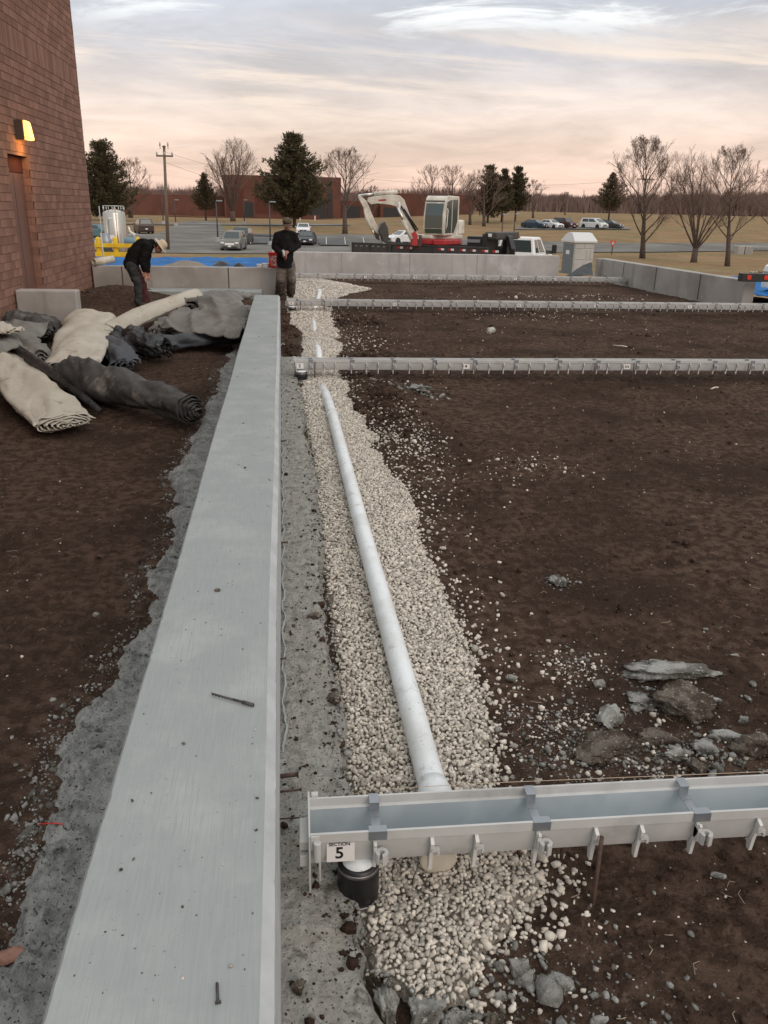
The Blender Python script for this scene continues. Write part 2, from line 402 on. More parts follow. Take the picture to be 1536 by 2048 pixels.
_rd = random.Random(3); DENTS = [(_rd.uniform(1.2, 3.4), _rd.uniform(3.2, 9), _rd.uniform(0, 3.1)) for _ in range(26)]+[(_rd.uniform(-2.8, -1.2), _rd.uniform(2.6, 7), _rd.uniform(.8, 2.2)) for _ in range(16)]
def soil_h(x, y, fine=True):
    x = np.asarray(x, float); y = np.asarray(y, float)
    h = np.where(x < -.3, -.015, -.075)+0.0
    h = h-.05*(1-sm(2.3, 3.4, y))*sm(-.1, .1, x)*(1-sm(1.6, 3.0, x))
    h = h+.035*fbm(x, y, .45, 4)+.02*sm(8, 12, y)*(x > .9)
    for (dx_, dy_, da_) in DENTS: h = h-.022*np.exp(-((((x-dx_)*math.cos(da_)+(y-dy_)*math.sin(da_))/.15)**4+((-(x-dx_)*math.sin(da_)+(y-dy_)*math.cos(da_))/.06)**4))
    # trough that holds the gravel
    inn = sm(0, .12, x-gl(y))*(1-sm(-.16, .02, x-gr(y)))
    h = h-.075*inn*(y < 27.5)
    # mud heaps beside the wall and the ragged bank at the far gravel
    for cx, cy, r_, a in ((.10, 13.3, .30, .13), (.06, 15.4, .34, .16), (.12, 17.2, .3, .12), (1.25, 12.6, .45, .08), (1.5, 16.6, .5, .10), (1.15, 7.6, .35, .07), (1.15, 9.6, .45, .11), (1.35, 8.6, .3, .08), (1.3, 10.3, .4, .10), (2.2, 21.5, .9, .08), (.15, 20.0, .35, .1)):
        h = h+a*np.exp(-((x-cx)**2+((y-cy)*.7)**2)/r_**2)*(1-inn)
    # dug earth by the far left corner
    h = h+.28*np.exp(-(((x+4.0)/1.1)**2+((y-20.8)/1.2)**2))
    if fine:
        f1 = fbm(x, y, 5.5, 4, .55); f2 = np.abs(fbm(x, y, 17, 3, .6)); f3 = fbm(x, y, 46, 2)
        rg = .6+.8*sm(.3, .7, vn(x*.7+5, y*.7+2))
        h = h+rg*(.018*f1+.016*f2+.009*f3)
    outL = (x < -.2)*sm(21.8, 22.0, y)
    h = h*(1-outL)+outL*(.34+.05*fbm(x, y, .8, 3))
    outR = sm(0, .3, x-diag_x(y)-.25)
    h = h*(1-outR)+outR*(.02+.06*fbm(x, y, 1.2, 4))
    edge = np.maximum.reduce([sm(28.9, 31.0, y), sm(13.2, 14.5, x), 1-sm(-8.5, -7.0, x)])
    return h*(1-edge)+edge*(T(x, y)-.5)
def grid_mesh(name, xs, ys, zf, mat, keep=None):
    X, Y = np.meshgrid(xs, ys); Z = zf(X, Y)
    V = np.stack([X, Y, Z], -1).reshape(-1, 3); nx = len(xs); ny = len(ys)
    i = np.arange(nx-1)[None, :]+np.arange(ny-1)[:, None]*nx
    Fq = np.stack([i, i+1, i+1+nx, i+nx], -1).reshape(-1, 4)
    if keep is not None:
        k = keep(X, Y).reshape(-1); Fq = Fq[k[Fq].any(axis=1)]
        used = np.unique(Fq); mp_ = np.zeros(len(V), int); mp_[used] = np.arange(len(used)); V = V[used]; Fq = mp_[Fq]
    return np_mesh(name, V, Fq, mat)

t_ = np.linspace(-math.asinh(8.7/.8), math.asinh(15.5/.8), 640)
xs = .3+.8*np.sinh(t_); ys = np.exp(np.linspace(math.log(1.2), math.log(33.0), 540))-.9
tag(grid_mesh('soil', xs, ys, soil_h, m_soil), kind='structure')

# the outer field: one sheet to the horizon, sunk under the pit
def field_z(x, y):
    pit = sm(-8.0, -7.2, x)*(1-sm(13.3, 14.2, x))*(1-sm(29.6, 30.6, y))
    near = (1-sm(5, 15, y))*0
    return T(x, y)+.12*fbm(x, y, .09, 4)*sm(30, 60, y)-2.0*pit-.0*near
fx = np.unique(np.concatenate([np.linspace(-700, -40, 40), np.linspace(-40, -12, 20), np.linspace(-12, 20, 65), np.linspace(20, 90, 60), np.linspace(90, 900, 50)]))
fy = np.unique(np.concatenate([np.linspace(-40, 20, 16), np.linspace(20, 60, 100), np.linspace(60, 170, 90), np.linspace(170, 1400, 70)]))
tag(grid_mesh('field', fx, fy, field_z, m_grass), kind='structure')

def drape(name, quad, mat, lift=.05, n=24, m_=12):
    a, b, c, d = [hit(*p) if isinstance(p, tuple) else p for p in quad]   # bl, br, tr, tl
    V = []
    for j in range(m_+1):
        v = j/m_
        for i in range(n+1):
            u = i/n; p = (a*(1-u)+b*u)*(1-v)+(d*(1-u)+c*u)*v
            V.append((p.x, p.y, float(field_z(np.array(p.x), np.array(p.y)))+lift))
    Fq = [(j*(n+1)+i, j*(n+1)+i+1, (j+1)*(n+1)+i+1, (j+1)*(n+1)+i) for j in range(m_) for i in range(n)]
    return tag(np_mesh(name, V, Fq, mat), kind='structure')
drape('parking_lot', [(60, 507), (860, 507), (862, 471), (180, 466)], m_asph, .06, 60, 24)
drape('access_road', [(318, 468), (455, 469), (434, 444), (372, 443)], m_asph, .08, 16, 20)
drape('campus_road', [(855, 507), (1290, 505), (1170, 486), (856, 474)], m_asph, .06, 60, 12)
drape('campus_road', [(1180, 506), (1700, 499), (1700, 488), (1160, 487)], m_asph, .08, 60, 12)
drape('building_drive', [(160, 450), (700, 452), (700, 448.5), (160, 447)], m_asph, .12, 40, 6)
drape('parking_row', [(1030, 460), (1260, 460), (1260, 455), (1030, 455)], m_asph, .12, 30, 6)
for q in ([(500, 491), (578, 491), (572, 478), (508, 478)], [(640, 493), (700, 494), (688, 480), (635, 480)], [(505, 474), (560, 474), (556, 470), (508, 470)], [(820, 497), (900, 497), (880, 484), (815, 484)]):
    drape('asphalt_patch', q, m_asph_d, .17, 8, 6)
for k in range(9):
    x0 = 500+k*38; drape('parking_line', [(x0, 492), (x0+1.6, 492), (x0+6-k*1.3, 478), (x0+5-k*1.3, 478)], m_paint_w, .19, 1, 4)

# concrete spill along both sides of the long wall
LBY = [0.3, 2, 3, 4, 5.2, 6.7, 9, 11.5, 14, 16]; LBX = [-1.0, -.92, -.97, -.88, -.84, -.93, -.90, -.90, -.84, -.80]
def lb(y): return np.interp(y, LBY, LBX)+.16*(vn(y*1.9, y*0+4.4)-.5)+.07*(vn(y*7.1, y*0+2.)-.5)
def spillL(x, y):
    e = x-lb(y)-.05*fbm(x, y, 14, 3); k = sm(-.02, .10, e)
    lump = np.abs(fbm(x, y, 24, 5, .7))*(1.25-.95*sm(.10, .26, e))
    return -.06+k*(.085+.055*lump+.012*fbm(x, y, 30, 3))+.02*sm(.2, .45, e)
grid_mesh_l = grid_mesh('concrete_footing', np.arange(-1.3, -.49, .011), np.exp(np.linspace(math.log(1.2), math.log(16.2), 620))-.9, spillL, m_spill)
tag(grid_mesh_l, kind='structure')
def gle(y): return np.interp(y, [.4, 1.6, 1.9]+GLY[5:], [.30, .27, .23]+GLX[5:])+.05*(vn(y*6., y*0+3.3)-.5)
def spillR(x, y):
    e = gle(y)+.03-x+.03*fbm(x, y, 14, 3)-.06*sm(.5, .75, vn(y*1.3, y*0+6)); k = sm(-.02, .06, e)
    lump = np.abs(fbm(x, y, 22, 4, .6))
    far = sm(12.2, 13.4, y)*.09
    dip = .045*(1-sm(2.3, 3.4, y))*sm(-.02, .2, x)
    return -.12+k*(.115+.02*lump+.008*fbm(x, y, 34, 3))-far-dip
tag(grid_mesh('concrete_footing', np.arange(-.06, .46, .010), np.exp(np.linspace(math.log(1.2), math.log(16.0), 640))-.9, spillR, m_ledge), kind='structure')

# gravel fines under the stones
def gz(x, y):
    x = np.asarray(x, float); y = np.asarray(y, float)
    c = (gl(y)+gr(y))/2; wd = np.maximum((gr(y)-gl(y))/2, .05); u = np.clip(np.abs(x-c)/wd, 0, 1.3)
    base = -.055+.03*(1-u**2)-.05*(1-sm(2.3, 3.3, y))+.014*fbm(x, y, 3, 3)
    return base-.06*sm(.92, 1.12, u)+.10*np.exp(-(((x-1.0)/.9)**2+((y-24.6)/1.3)**2))
tag(grid_mesh('gravel_bed', np.arange(.0, 3.0, .03), np.exp(np.linspace(math.log(2.4), math.log(28.2), 300))-.9, lambda x, y: gz(x, y)-.006, m_gravel_bed,
              keep=lambda x, y: (x > gl(y)) & (x < gr(y)-.02)), kind='stuff')

def ico():
    bm = bmesh.new(); bmesh.ops.create_icosphere(bm, subdivisions=1, radius=1.0)
    V = np.array([v.co[:] for v in bm.verts]); Fc = np.array([[v.index for v in f.verts] for f in bm.faces]); bm.free(); return V, Fc
IV, IF = ico()
def scatter(name, P, S, mat, flat=.62, rough=.28, smooth=False, kind='stuff', label=None):
    n = len(P)
    IQ = np.sign(IV)*np.abs(IV)**.62; base = [IQ*(1+RNG.uniform(-rough, rough, (len(IV), 1))) for _ in range(14)]
    base = np.array(base)[RNG.integers(0, 14, n)]
    base = base*np.stack([RNG.uniform(.85, 1.35, n), RNG.uniform(.6, .95, n), RNG.uniform(flat*.8, flat*1.2, n)], -1)[:, None, :]*.93
    # tilt then spin
    ax = RNG.normal(size=(n, 3)); ax /= np.linalg.norm(ax, axis=1)[:, None]; an = RNG.uniform(-.9, .9, n)
    K_ = np.zeros((n, 3, 3)); K_[:, 0, 1] = -ax[:, 2]; K_[:, 0, 2] = ax[:, 1]; K_[:, 1, 0] = ax[:, 2]; K_[:, 1, 2] = -ax[:, 0]; K_[:, 2, 0] = -ax[:, 1]; K_[:, 2, 1] = ax[:, 0]
    R1 = np.eye(3)[None]+np.sin(an)[:, None, None]*K_+(1-np.cos(an))[:, None, None]*(K_@K_)
    sp = RNG.uniform(0, 6.28, n); Rz = np.zeros((n, 3, 3)); Rz[:, 0, 0] = np.cos(sp); Rz[:, 0, 1] = -np.sin(sp); Rz[:, 1, 0] = np.sin(sp); Rz[:, 1, 1] = np.cos(sp); Rz[:, 2, 2] = 1
    Rr = R1@Rz
    V = np.einsum('nij,nvj->nvi', Rr, base)*np.asarray(S)[:, None, None]+np.asarray(P)[:, None, :]
    Fc = (IF[None]+(np.arange(n)*len(IV))[:, None, None]).reshape(-1, 3)
    o = np_mesh(name, V.reshape(-1, 3), Fc, mat, 3, smooth)
    return tag(o, label, kind=kind)
def gravel_points(y0, y1, step, size):
    ny = int((y1-y0)/step); P = []; S = []
    yy, xx = np.meshgrid(y0+np.arange(ny)*step, np.arange(.0, 3.3, step), indexing='ij')
    x = xx+RNG.uniform(-.5, .5, xx.shape)*step; y = yy+RNG.uniform(-.5, .5, xx.shape)*step
    x = x.ravel(); y = y.ravel()
    a, b = gl(y), gr(y)
    ed = np.minimum(x-a, (b-x)*.8)
    k = RNG.random(len(x)) < sm(-.035, .045, ed+RNG.normal(0, .022, len(x)))
    x, y = x[k], y[k]; s = size*np.exp(RNG.normal(0, .22, len(x)))*.5
    z = gz(x, y)+RNG.uniform(-.001, .012, len(x)); return np.stack([x, y, z], -1), s
Ps, Ss = [], []
for a in ((1.40, 3.6, .0155, .0200), (1.40, 3.6, .050, .0215), (3.6, 9.0, .0170, .0212), (3.6, 9.0, .050, .022), (9.0, 17.0, .025, .029), (17.0, 27.6, .046, .046)):
    p_, s_ = gravel_points(*a); Ps.append(p_); Ss.append(s_)
GP_, GS_ = np.concatenate(Ps), np.concatenate(Ss)
# keep stones out of the buried drain pipe's crown only where the pipe is bare
scatter('gravel', GP_, GS_, m_gravel, .72, .30)

# white stones strewn over the soil: thick near the gravel edge, thin beyond
def strewn(n, fn):
    p = np.array([fn() for _ in range(n)]); return p[:, 0], p[:, 1]
def f_edge():
    y = math.exp(random.uniform(math.log(1.5), math.log(20))); return float(gr(np.array(y)))+random.expovariate(1/(.05+.012*y)), y
def f_gauss(px, py, sx_, sy_):
    c = GP(px, py, -.07); return lambda: (random.gauss(c.x, sx_), random.gauss(c.y, sy_))
SX, SY, SS = [], [], []
for n, fn, sz in ((1500, f_edge, .0088), (420, f_gauss(835, 890, .16, .75), .0085), (90, f_gauss(1050, 935, .26, .22), .0085), (200, f_gauss(790, 900, .14, .8), .010), (130, f_gauss(1075, 634, .9, .5), .012), (70, f_gauss(1140, 595, 1.3, .5), .02),
                  (120, f_gauss(720, 680, .25, 1.0), .012), (160, f_gauss(1130, 1460, .16, .16), .006), (130, f_gauss(1310, 1500, .22, .18), .008), (110, f_gauss(1150, 1330, .10, .12), .006),
                  (900, lambda: (random.uniform(.9, 4.5), math.exp(random.uniform(math.log(1.3), math.log(9)))), .0035), (600, lambda: (random.uniform(1, 10), random.uniform(6, 24)), .007),
                  (420, lambda: (random.uniform(-4, -.9), math.exp(random.uniform(math.log(1.5), math.log(15)))), .0045), (60, f_gauss(1010, 1880, .25, .15), .007), (70, f_gauss(1080, 1760, .08, .16), .0105)):
    a, b = strewn(n, fn); SX.append(a); SY.append(b); SS.append(sz*np.exp(RNG.normal(0, .35, n)))
SX, SY, SS = map(np.concatenate, (SX, SY, SS))
ok = (SY > .6) & (SY < 28) & (SX < 10.5) & ((SX > gr(SY)-.02) | (SX < -.7)); SX, SY, SS = SX[ok], SY[ok], SS[ok]
scatter('strewn_stones', np.stack([SX, SY, soil_h(SX, SY)+SS*.35], -1), SS, m_gravel, .7, .25)
# dark clods of the soil itself
n = 9000; cy = np.exp(RNG.uniform(math.log(1.2), math.log(26), n)); cx = RNG.uniform(-1, 1, n)
cx = np.where(RNG.random(n) < .3, -.9-np.abs(cx)*3.6, .95+np.abs(cx)*(.9+.55*cy)); cs = .0038*np.exp(RNG.normal(0, .6, n))*(1+.08*cy)
ok = (cx < 10.6) & ((cx > gr(cy)+.02) | (cx < lb(cy)-.03)) & ~((cx < -.2) & (cy > 20.5))
cx, cy, cs = cx[ok], cy[ok], cs[ok]
scatter('soil_clods', np.stack([cx, cy, soil_h(cx, cy)+cs*.2], -1), cs, m_soil, .7, .3)
hx_ = [(1.15, 9.3, .22, .8, 420), (1.25, 12.4, .25, .5, 200), (1.45, 16.5, .3, .9, 260), (.08, 15.6, .08, .9, 160), (.10, 13.0, .08, .3, 60), (1.6, 22.8, .8, .3, 120), (.12, 17.6, .08, .9, 90)]
hx, hy, hs2 = [np.concatenate(v) for v in zip(*[(RNG.normal(a, c, n), RNG.normal(b, d, n), .016*np.exp(RNG.normal(0, .5, n))) for a, b, c, d, n in hx_])]
ok = ((hx > gr(hy)-.02) | (hx < gl(hy)+.03)) & (hx > -.03); hx, hy, hs2 = hx[ok], hy[ok], hs2[ok]
scatter('soil_clods', np.stack([hx, hy, soil_h(hx, hy)+hs2*.3], -1), hs2, m_soil, .75, .35)
# crumbs of concrete along the spill edges
n = 3600; cy = np.exp(RNG.uniform(math.log(1.2), math.log(15), n)); side = RNG.random(n) < .68
cx = np.where(side, lb(cy)-.02+RNG.normal(0, .03, n), gl(cy)-.02+RNG.normal(0, .02, n)); cs = .0034*np.exp(RNG.normal(0, .6, n))
scatter('concrete_crumbs', np.stack([cx, cy, np.where(side, soil_h(cx, cy)+cs*.3, .0-.05*(1-sm(2.3, 3.4, cy))+cs*.2)], -1), cs, m_rubble, .8, .3)
n = 1500; cy = np.exp(RNG.uniform(math.log(1.2), math.log(14), n)); cx = np.where(RNG.random(n) < .6, gl(cy)-np.abs(RNG.normal(0, .05, n)), RNG.uniform(-.04, .2, n)); cs = .0038*np.exp(RNG.normal(0, .65, n))
scatter('soil_clods', np.stack([cx, cy, spillR(cx, cy)+cs*.3], -1), cs, m_soil, .7, .3)
def around(px_, py_, sx_, sy_, n, s): 
    c = GP(px_, py_, -.07); x = c.x+RNG.normal(0, sx_, n); y = c.y+RNG.normal(0, sy_, n); q = s*np.exp(RNG.normal(0, .7, n)); return x, y, q
AR = [around(1130, 1455, .17, .12, 1100, .0026), around(1150, 1320, .08, .09, 300, .0026), around(1300, 1510, .26, .10, 600, .0036), around(1340, 1400, .18, .15, 160, .005), around(1430, 1510, .22, .08, 240, .006), around(1180, 1500, .2, .08, 140, .0045), around(1150, 1960, .22, .13, 260, .004), around(1000, 1960, .10, .08, 120, .006), around(150, 1500, .10, .3, 260, .004), around(80, 1700, .08, .2, 240, .004), around(1112, 1158, .08, .07, 60, .005), around(832, 795, .25, .2, 80, .010)]
ax_, ay_, aq_ = [np.concatenate(v) for v in zip(*AR)]; ok = (ay_ > .9); ax_, ay_, aq_ = ax_[ok], ay_[ok], aq_[ok]
scatter('rubble_crumbs', np.stack([ax_, ay_, soil_h(ax_, ay_)+aq_*.3], -1), aq_, m_rubble, .6, .35)
# straw bits and roots
sb = MB()
for i in range(260):
    y = math.exp(random.uniform(math.log(1.3), math.log(12))); x = random.uniform(.95, 1+.55*y+1.2) if random.random() < .7 else random.uniform(-3.4, -.95)
    z = float(soil_h(np.array(x), np.array(y)))+.008; a = random.uniform(0, 6.3); l = random.uniform(.02, .07)
    sb.tube([(x, y, z), (x+math.cos(a)*l*.5, y+math.sin(a)*l*.5, z+.006), (x+math.cos(a+.5)*l, y+math.sin(a+.5)*l, z)], .0011, 3)
tag(sb.build('straw_bits', m_string), kind='stuff')

# ================================================================== WALLS
def wall(label, segs, mat, group=None, name='concrete_wall', bevel=.02):
    t = thing(name, label, 'wall', (0, 0, 0), 0, group); mbx = MB()
    for s in segs: mbx.b2(*s)
    mbx.build('wall_body', mat, t, bevel=bevel); return t
lw = thing('concrete_wall', 'long grey broom-finished concrete wall running straight from the camera into the distance', 'wall')
mbx = MB(); prof = [(-.50, -.3), (-.50, .655), (-.49, .67), (-.080, .67), (-.052, .640), (-.052, -.3)]
N = 900; ysw = [.2+(14.93-.2)*i/N for i in range(N+1)]; base = 0
for i, y in enumerate(ysw):
    for (x, z) in prof:
        ed_ = 1.0 if z in (.655, .640, .67) else 0.0; nq = mnoise.noise(Vector((y*22, x*7, z*9)))+.6*mnoise.noise(Vector((y*60, x*7, 3))); nq = nq if nq > .0 else nq*2.2*(1 if mnoise.noise(Vector((y*5, x, 8))) > .15 else .3)
        mbx.v.append((x+.0025*math.sin(y*1.7+x*9)-(.0016*nq*ed_ if x < -.3 else -.0016*nq*ed_)*(1 if abs(x+.28) > .2 else 0), y, z+.0015*math.sin(y*2.3)+.0012*nq*ed_))
for i in range(N):
    for k in range(6):
        a = i*6+k; b = i*6+(k+1) % 6; mbx.f.append((a, b, b+6, a+6))
mbx.f.append(tuple(range(6))); mbx.f.append(tuple(N*6+k for k in range(6)))
_wb = smooth_angle(mbx.build('wall_body', m_conc, lw), 30); _wb.data.materials.append(m_conc_e)
for pg in _wb.data.polygons:
    if pg.center.x > -.07 and len(pg.vertices) == 4: pg.material_index = 1
# ragged mortar bead at the foot of the wall and rust-brown form ties
bead = MB()
pts = [(-.05+.010+.007*math.sin(y*19)+.008*random.random(), y, .012-.05*float(1-sm(2.3, 3.4, np.array(y)))+.01*random.random()) for y in np.arange(1.0, 12.5, .035)]
bead.tube(pts, [.004+.0035*random.random() for _ in pts], 5); bead.build('mortar_bead', m_conc, lw)
for (px_, py_, ln, rr) in ((556, 1586, .085, .0045), (556, 1555, .075, .009), (562, 1087, .05, .007), (562, 883, .06, .007), (562, 1320, .03, .005)):
    g = GP(px_, py_, .03); mb_ = MB(); mb_.tube([(-.055, g.y, .035), (-.055+ln, g.y+.004, .037)], rr, 8); mb_.tube([(-.055+ln-.006, g.y+.004, .037), (-.055+ln, g.y+.004, .037)], rr*1.6, 8)
    mb_.build('form_tie', m_rust, lw, True)
tag(lw, None)
wall('stained concrete wall behind the stooping worker with the blue tarp behind it', [(-4.66, -.10, 21.6, 21.86, -.3, .67)], m_conc_v)
wall('pale concrete wall across the far end in front of the excavator trailer', [(.0, 9.85, 29.4, 29.66, -.4, .67)], m_conc_l)
tw = bpy.data.objects.new('tmp', None)
fw = [o for o in COL.objects if o.get('label', '').startswith('pale concrete wall')][0]
for x in (2.05, 4.45, 6.85): MB().b2(x-.012, x+.012, 29.392, 29.4, .0, .66).build('form_joint', m_bldg_d if False else m_conc_v, fw)
lw2 = [o for o in COL.objects if o.get('label', '').startswith('stained concrete wall')][0]
for x in (-3.95, -1.35): MB().b2(x-.012, x+.012, 21.592, 21.6, .0, .66).build('form_joint', m_charc, lw2)
dw = thing('concrete_wall', 'grey concrete wall slanting down the right side with a pale end face', 'wall')
mbx = MB()
P_ = [(11.26, 19.45), (11.56, 19.45), (11.2, 28.3), (10.87, 27.9)]
mbx.prism([(11.26, 19.45), (11.56, 19.45), (11.16, 28.2), (10.74, 28.2), (10.72, 27.95), (10.86, 27.9)], -.4, .67, 'xy'); mbx.build('wall_body', m_conc_v, dw, bevel=.015)
for y in (21.5, 24.0, 26.2):
    x = float(diag_x(y)); MB().box((x-.004, y, .33), (.012, .03, .66)).build('form_joint', m_charc, dw)
st = thing('concrete_wall', 'short low concrete stub wall against the brick building beside the blankets', 'wall')
MB().b2(-4.68, -3.64, 15.4, 15.7, -.2, .67).build('wall_body', m_conc_v, st, bevel=.03, seg=3)
tag(MB().b2(-3.5, -.52, 20.75, 21.59, -.1, .16).build('concrete_footing', m_conc, None, bevel=.02), kind='structure')
tag(MB().b2(-.50, -.06, 15.0, 20.2, -.2, .03).build('concrete_footing', m_conc_v, None, bevel=.02), kind='structure')

# ================================================================== BRICK BUILDING
bb = thing('brick_building', 'tall reddish brown block building at the left edge with a door and a lit lamp', 'building', (0, 0, 0))
FX = -4.712; D0, D1, DZ = 16.07, 17.33, 2.913
wb = MB(); wb.b2(-12, FX, 4, D0, -1, 10); wb.b2(-12, FX, D1, 22.3, -1, 10); wb.b2(-12, FX, D0+.0005, D1-.0005, DZ, 9.999); wb.b2(-12, FX-.16, D0+.0005, D1-.0005, -1, DZ-.0005)
wb.build('wall', m_mortar, bb)
BL, BH, JN, XT = .295, .128, .012, .012
bme = MB().b2(0, .06, 0, BL, 0, BH).mesh('brick'); bme.materials.append(m_brick)
hme = MB().b2(0, .06, 0, BL/2-.006, 0, BH).mesh('brick'); hme.materials.append(m_brick)
sme = MB().b2(0, .06, 0, BH, 0, .40).mesh('brick'); sme.materials.append(m_brick)
place = []
band0 = None
z = -.25; row = 0
BANDZ = 4.70
while z < 8.0:
    if z <= BANDZ < z+BH+JN:
        zb = z; y = 22.3-BH
        while y > 11: place.append((y, zb, sme, BH, .40)); y -= BH+JN
        z += .40+JN; row += 1; continue
    off = (BL+JN)/2 if row % 2 else 0
    y = 22.3-BL-off if off == 0 else 22.3-BL-off
    if off: place.append((22.3-BL/2+.006, z, hme, BL/2-.006, BH))
    while y > 10.5:
        me_ = bme; ln = BL
        if z < DZ and y+BL > D0 and y < D1:
            # cut at the opening
            if y < D0 and D0-y > .06: place.append((y, z, ('cut', D0-y-.002), D0-y, BH))
            if y+BL > D1 and y+BL-D1 > .06: place.append((D1+.002, z, ('cut', y+BL-D1-.002), y+BL-D1, BH))
        else: place.append((y, z, me_, ln, BH))
        y -= BL+JN
    z += BH+JN; row += 1
def vis(y, z):
    d = Vector((FX, y, z))-CAM; k = d.dot(c_f)
    X = 768+F_PX*d.dot(c_r)/k; Y = 1024-F_PX*d.dot(c_u)/k
    return X > -10 and Y > -10 and Y < 690, d.length
vs_ = sorted([(vis(p[0]+p[3]/2, p[1])[1], i) for i, p in enumerate(place) if vis(p[0]+p[3]/2, p[1])[0] and not (p[1] < .5 and p[0] < 15)])
parts_ = set(i for _, i in vs_[:262])
rest = MB(); cutc = {}
for i, (y, z, me_, ln, hh) in enumerate(place):
    jx = FX-.06+.010+random.uniform(0, .004)
    if i in parts_:
        if isinstance(me_, tuple):
            key = round(me_[1], 2)
            if key not in cutc: cutc[key] = MB().b2(0, .06, 0, me_[1], 0, BH).mesh('brick'); cutc[key].materials.append(m_brick)
            me_ = cutc[key]
        o = bpy.data.objects.new('brick', me_); COL.objects.link(o); o.location = (jx, y, z); o.parent = bb
    else: rest.b2(jx, jx+.06, y, y+(me_[1] if isinstance(me_, tuple) else ln), z, z+hh)
tag(rest.build('brickwork', m_brick, bb), kind='stuff')
z = -.25; r_ = 0
while z < DZ-BH:     # reveal of the doorway that faces the camera
    for k in range(1 if r_ % 2 else 2):
        l_ = .14 if r_ % 2 else .06
        o = MB().b2(FX-.15+k*.09, FX-.15+k*.09+l_, D1-.008, D1+.04, z, z+BH).build('brick', m_brick, bb)
    z += BH+JN; r_ += 1
dr = MB().b2(FX-.15, FX-.12, D0+.02, D1-.02, -.2, 2.62).build('door', m_door, bb, bevel=.006)
MB().b2(FX-.12, FX-.117, D0+.62, D0+.63, .0, 2.6).build('door_seam', m_dark, dr)
MB().b2(FX-.155, FX-.11, D0+.01, D1-.01, 2.63, 2.90).build('transom_panel', m_bldg_d, bb)
# wall lamp
lm = thing('wall_lamp', 'lit amber lamp in a bronze housing on the brick wall above the door', 'lamp', (FX, 16.85, 3.33))
hs = MB(); hs.b2(0, .16, -.16, .16, -.16, .17); hs.build('housing', m_lampbody, lm, bevel=.01)
ln_ = MB(); ln_.prism([(.161, -.155), (.161, .165), (.19, .165), (.22, .14), (.26, -.13), (.25, -.155)], -.14, .14, 'xz'); ln_.build('lens', m_lampglow, lm, bevel=.02)
pl = bpy.data.lights.new('lamp_light', 'POINT'); pl.energy = 12; pl.color = (1, .50, .14); pl.shadow_soft_size = .12
plo = bpy.data.objects.new('lamp_light', pl); COL.objects.link(plo); plo.location = (FX+.24, 16.9, 3.05)
cd = thing('conduit_pipe', 'thin white pipe standing at the corner of the brick building', 'pipe', (-4.55, 22.6, .3))
MB().tube([(0, 0, 0), (-.03, 0, 1.1)], .02, 8).build('pipe', m_pvc_y, cd, True)
rp = thing('tube_offcut', 'short open cream tube lying on the wall end by the brick corner', 'tube', (0, 0, 0))
a_ = Vector((-4.60, 21.55, .76)); b_ = Vector((-4.22, 22.0, .80)); mb_ = MB(); mb_.tube([a_, b_], .088, 20, cap=False); mb_.tube([b_, a_], .07, 20, cap=False)
o = mb_.build('tube_wall', m_pvc_y, rp, True); s_ = o.modifiers.new('solid', 'SOLIDIFY'); s_.thickness = .006
# ================================================================== TRENCH DRAINS
def text_obj(txt, size, name, mat, parent, loc, rot=(math.pi/2, 0, 0), bold=0.0, ext=.0006):
    cu = bpy.data.curves.new(name, 'FONT'); cu.body = txt; cu.size = size; cu.extrude = ext; cu.offset = bold; cu.align_x = 'CENTER'; cu.align_y = 'CENTER'; cu.resolution_u = 4
    o = bpy.data.objects.new('tmp_text', cu); COL.objects.link(o)
    bpy.context.view_layer.update()
    me = bpy.data.meshes.new_from_object(o.evaluated_get(bpy.context.evaluated_depsgraph_get())); bpy.data.objects.remove(o)
    me.materials.clear(); me.materials.append(mat)
    q = bpy.data.objects.new(name, me); COL.objects.link(q); q.parent = parent; q.location = loc; q.rotation_euler = rot; return q
rib_me = MB().prism([(-.0855, .185), (-.112, .172), (-.108, .150), (-.092, .120), (-.086, .085), (-.080, .034), (-.062, .034), (-.055, .068), (.055, .068), (.062, .045), (.080, .045), (.086, .085), (.092, .120), (.100, .150), (.104, .176), (.0855, .185), (.0800, .12), (.067, .080), (0, .072), (-.067, .080), (-.0800, .12)], -.006, .006, 'yz').mesh('rib'); rib_me.materials.append(m_rib)
def hexa(r, n=8): return [(r*math.cos(2*math.pi*k/n), r*math.sin(2*math.pi*k/n)) for k in range(n)]
bm_ = MB()
ring = hexa(.0225, 8)
for k in range(8):
    if k == 5: continue
    a, b = ring[k], ring[(k+1) % 8]
    bm_.prism([a, b, (b[0]*.42, b[1]*.42), (a[0]*.42, a[1]*.42)], .118, .160, 'xy')
for v_i in range(len(bm_.v)): x, y, z = bm_.v[v_i]; bm_.v[v_i] = (x+.022, y-.118, z)
bm_.box((0, -.098, .142), (.012, .03, .045)).box((0, -.10, .165), (.010, .012, .05), Matrix.Rotation(.5, 3, 'X'))
boss_me = bm_.mesh('stake_bracket'); boss_me.materials.append(m_grp)
tb = MB().b2(-.001, .026, -.104, -.088, .132, .142).b2(.018, .026, -.106, -.088, .118, .132); tab_me = tb.mesh('tab'); tab_me.materials.append(m_grp)
sp = MB()
sp.b2(-.017, .017, .045, .094, .2225, .225).b2(-.017, .017, .050, .053, .185, .2224).b2(-.017, .017, .022, .0499, .183, .186)
sp.box((0, -.020, .184), (.030, .115, .0025), Matrix.Rotation(-.02, 3, 'X')).b2(-.030, .030, -.096, -.066, .2225, .2255).b2(-.030, .030, -.0962, -.0935, .190, .2224).b2(-.017, .017, -.0699, -.067, .186, .2224)
strap_me = sp.mesh('strap'); strap_me.materials.append(m_zinc)
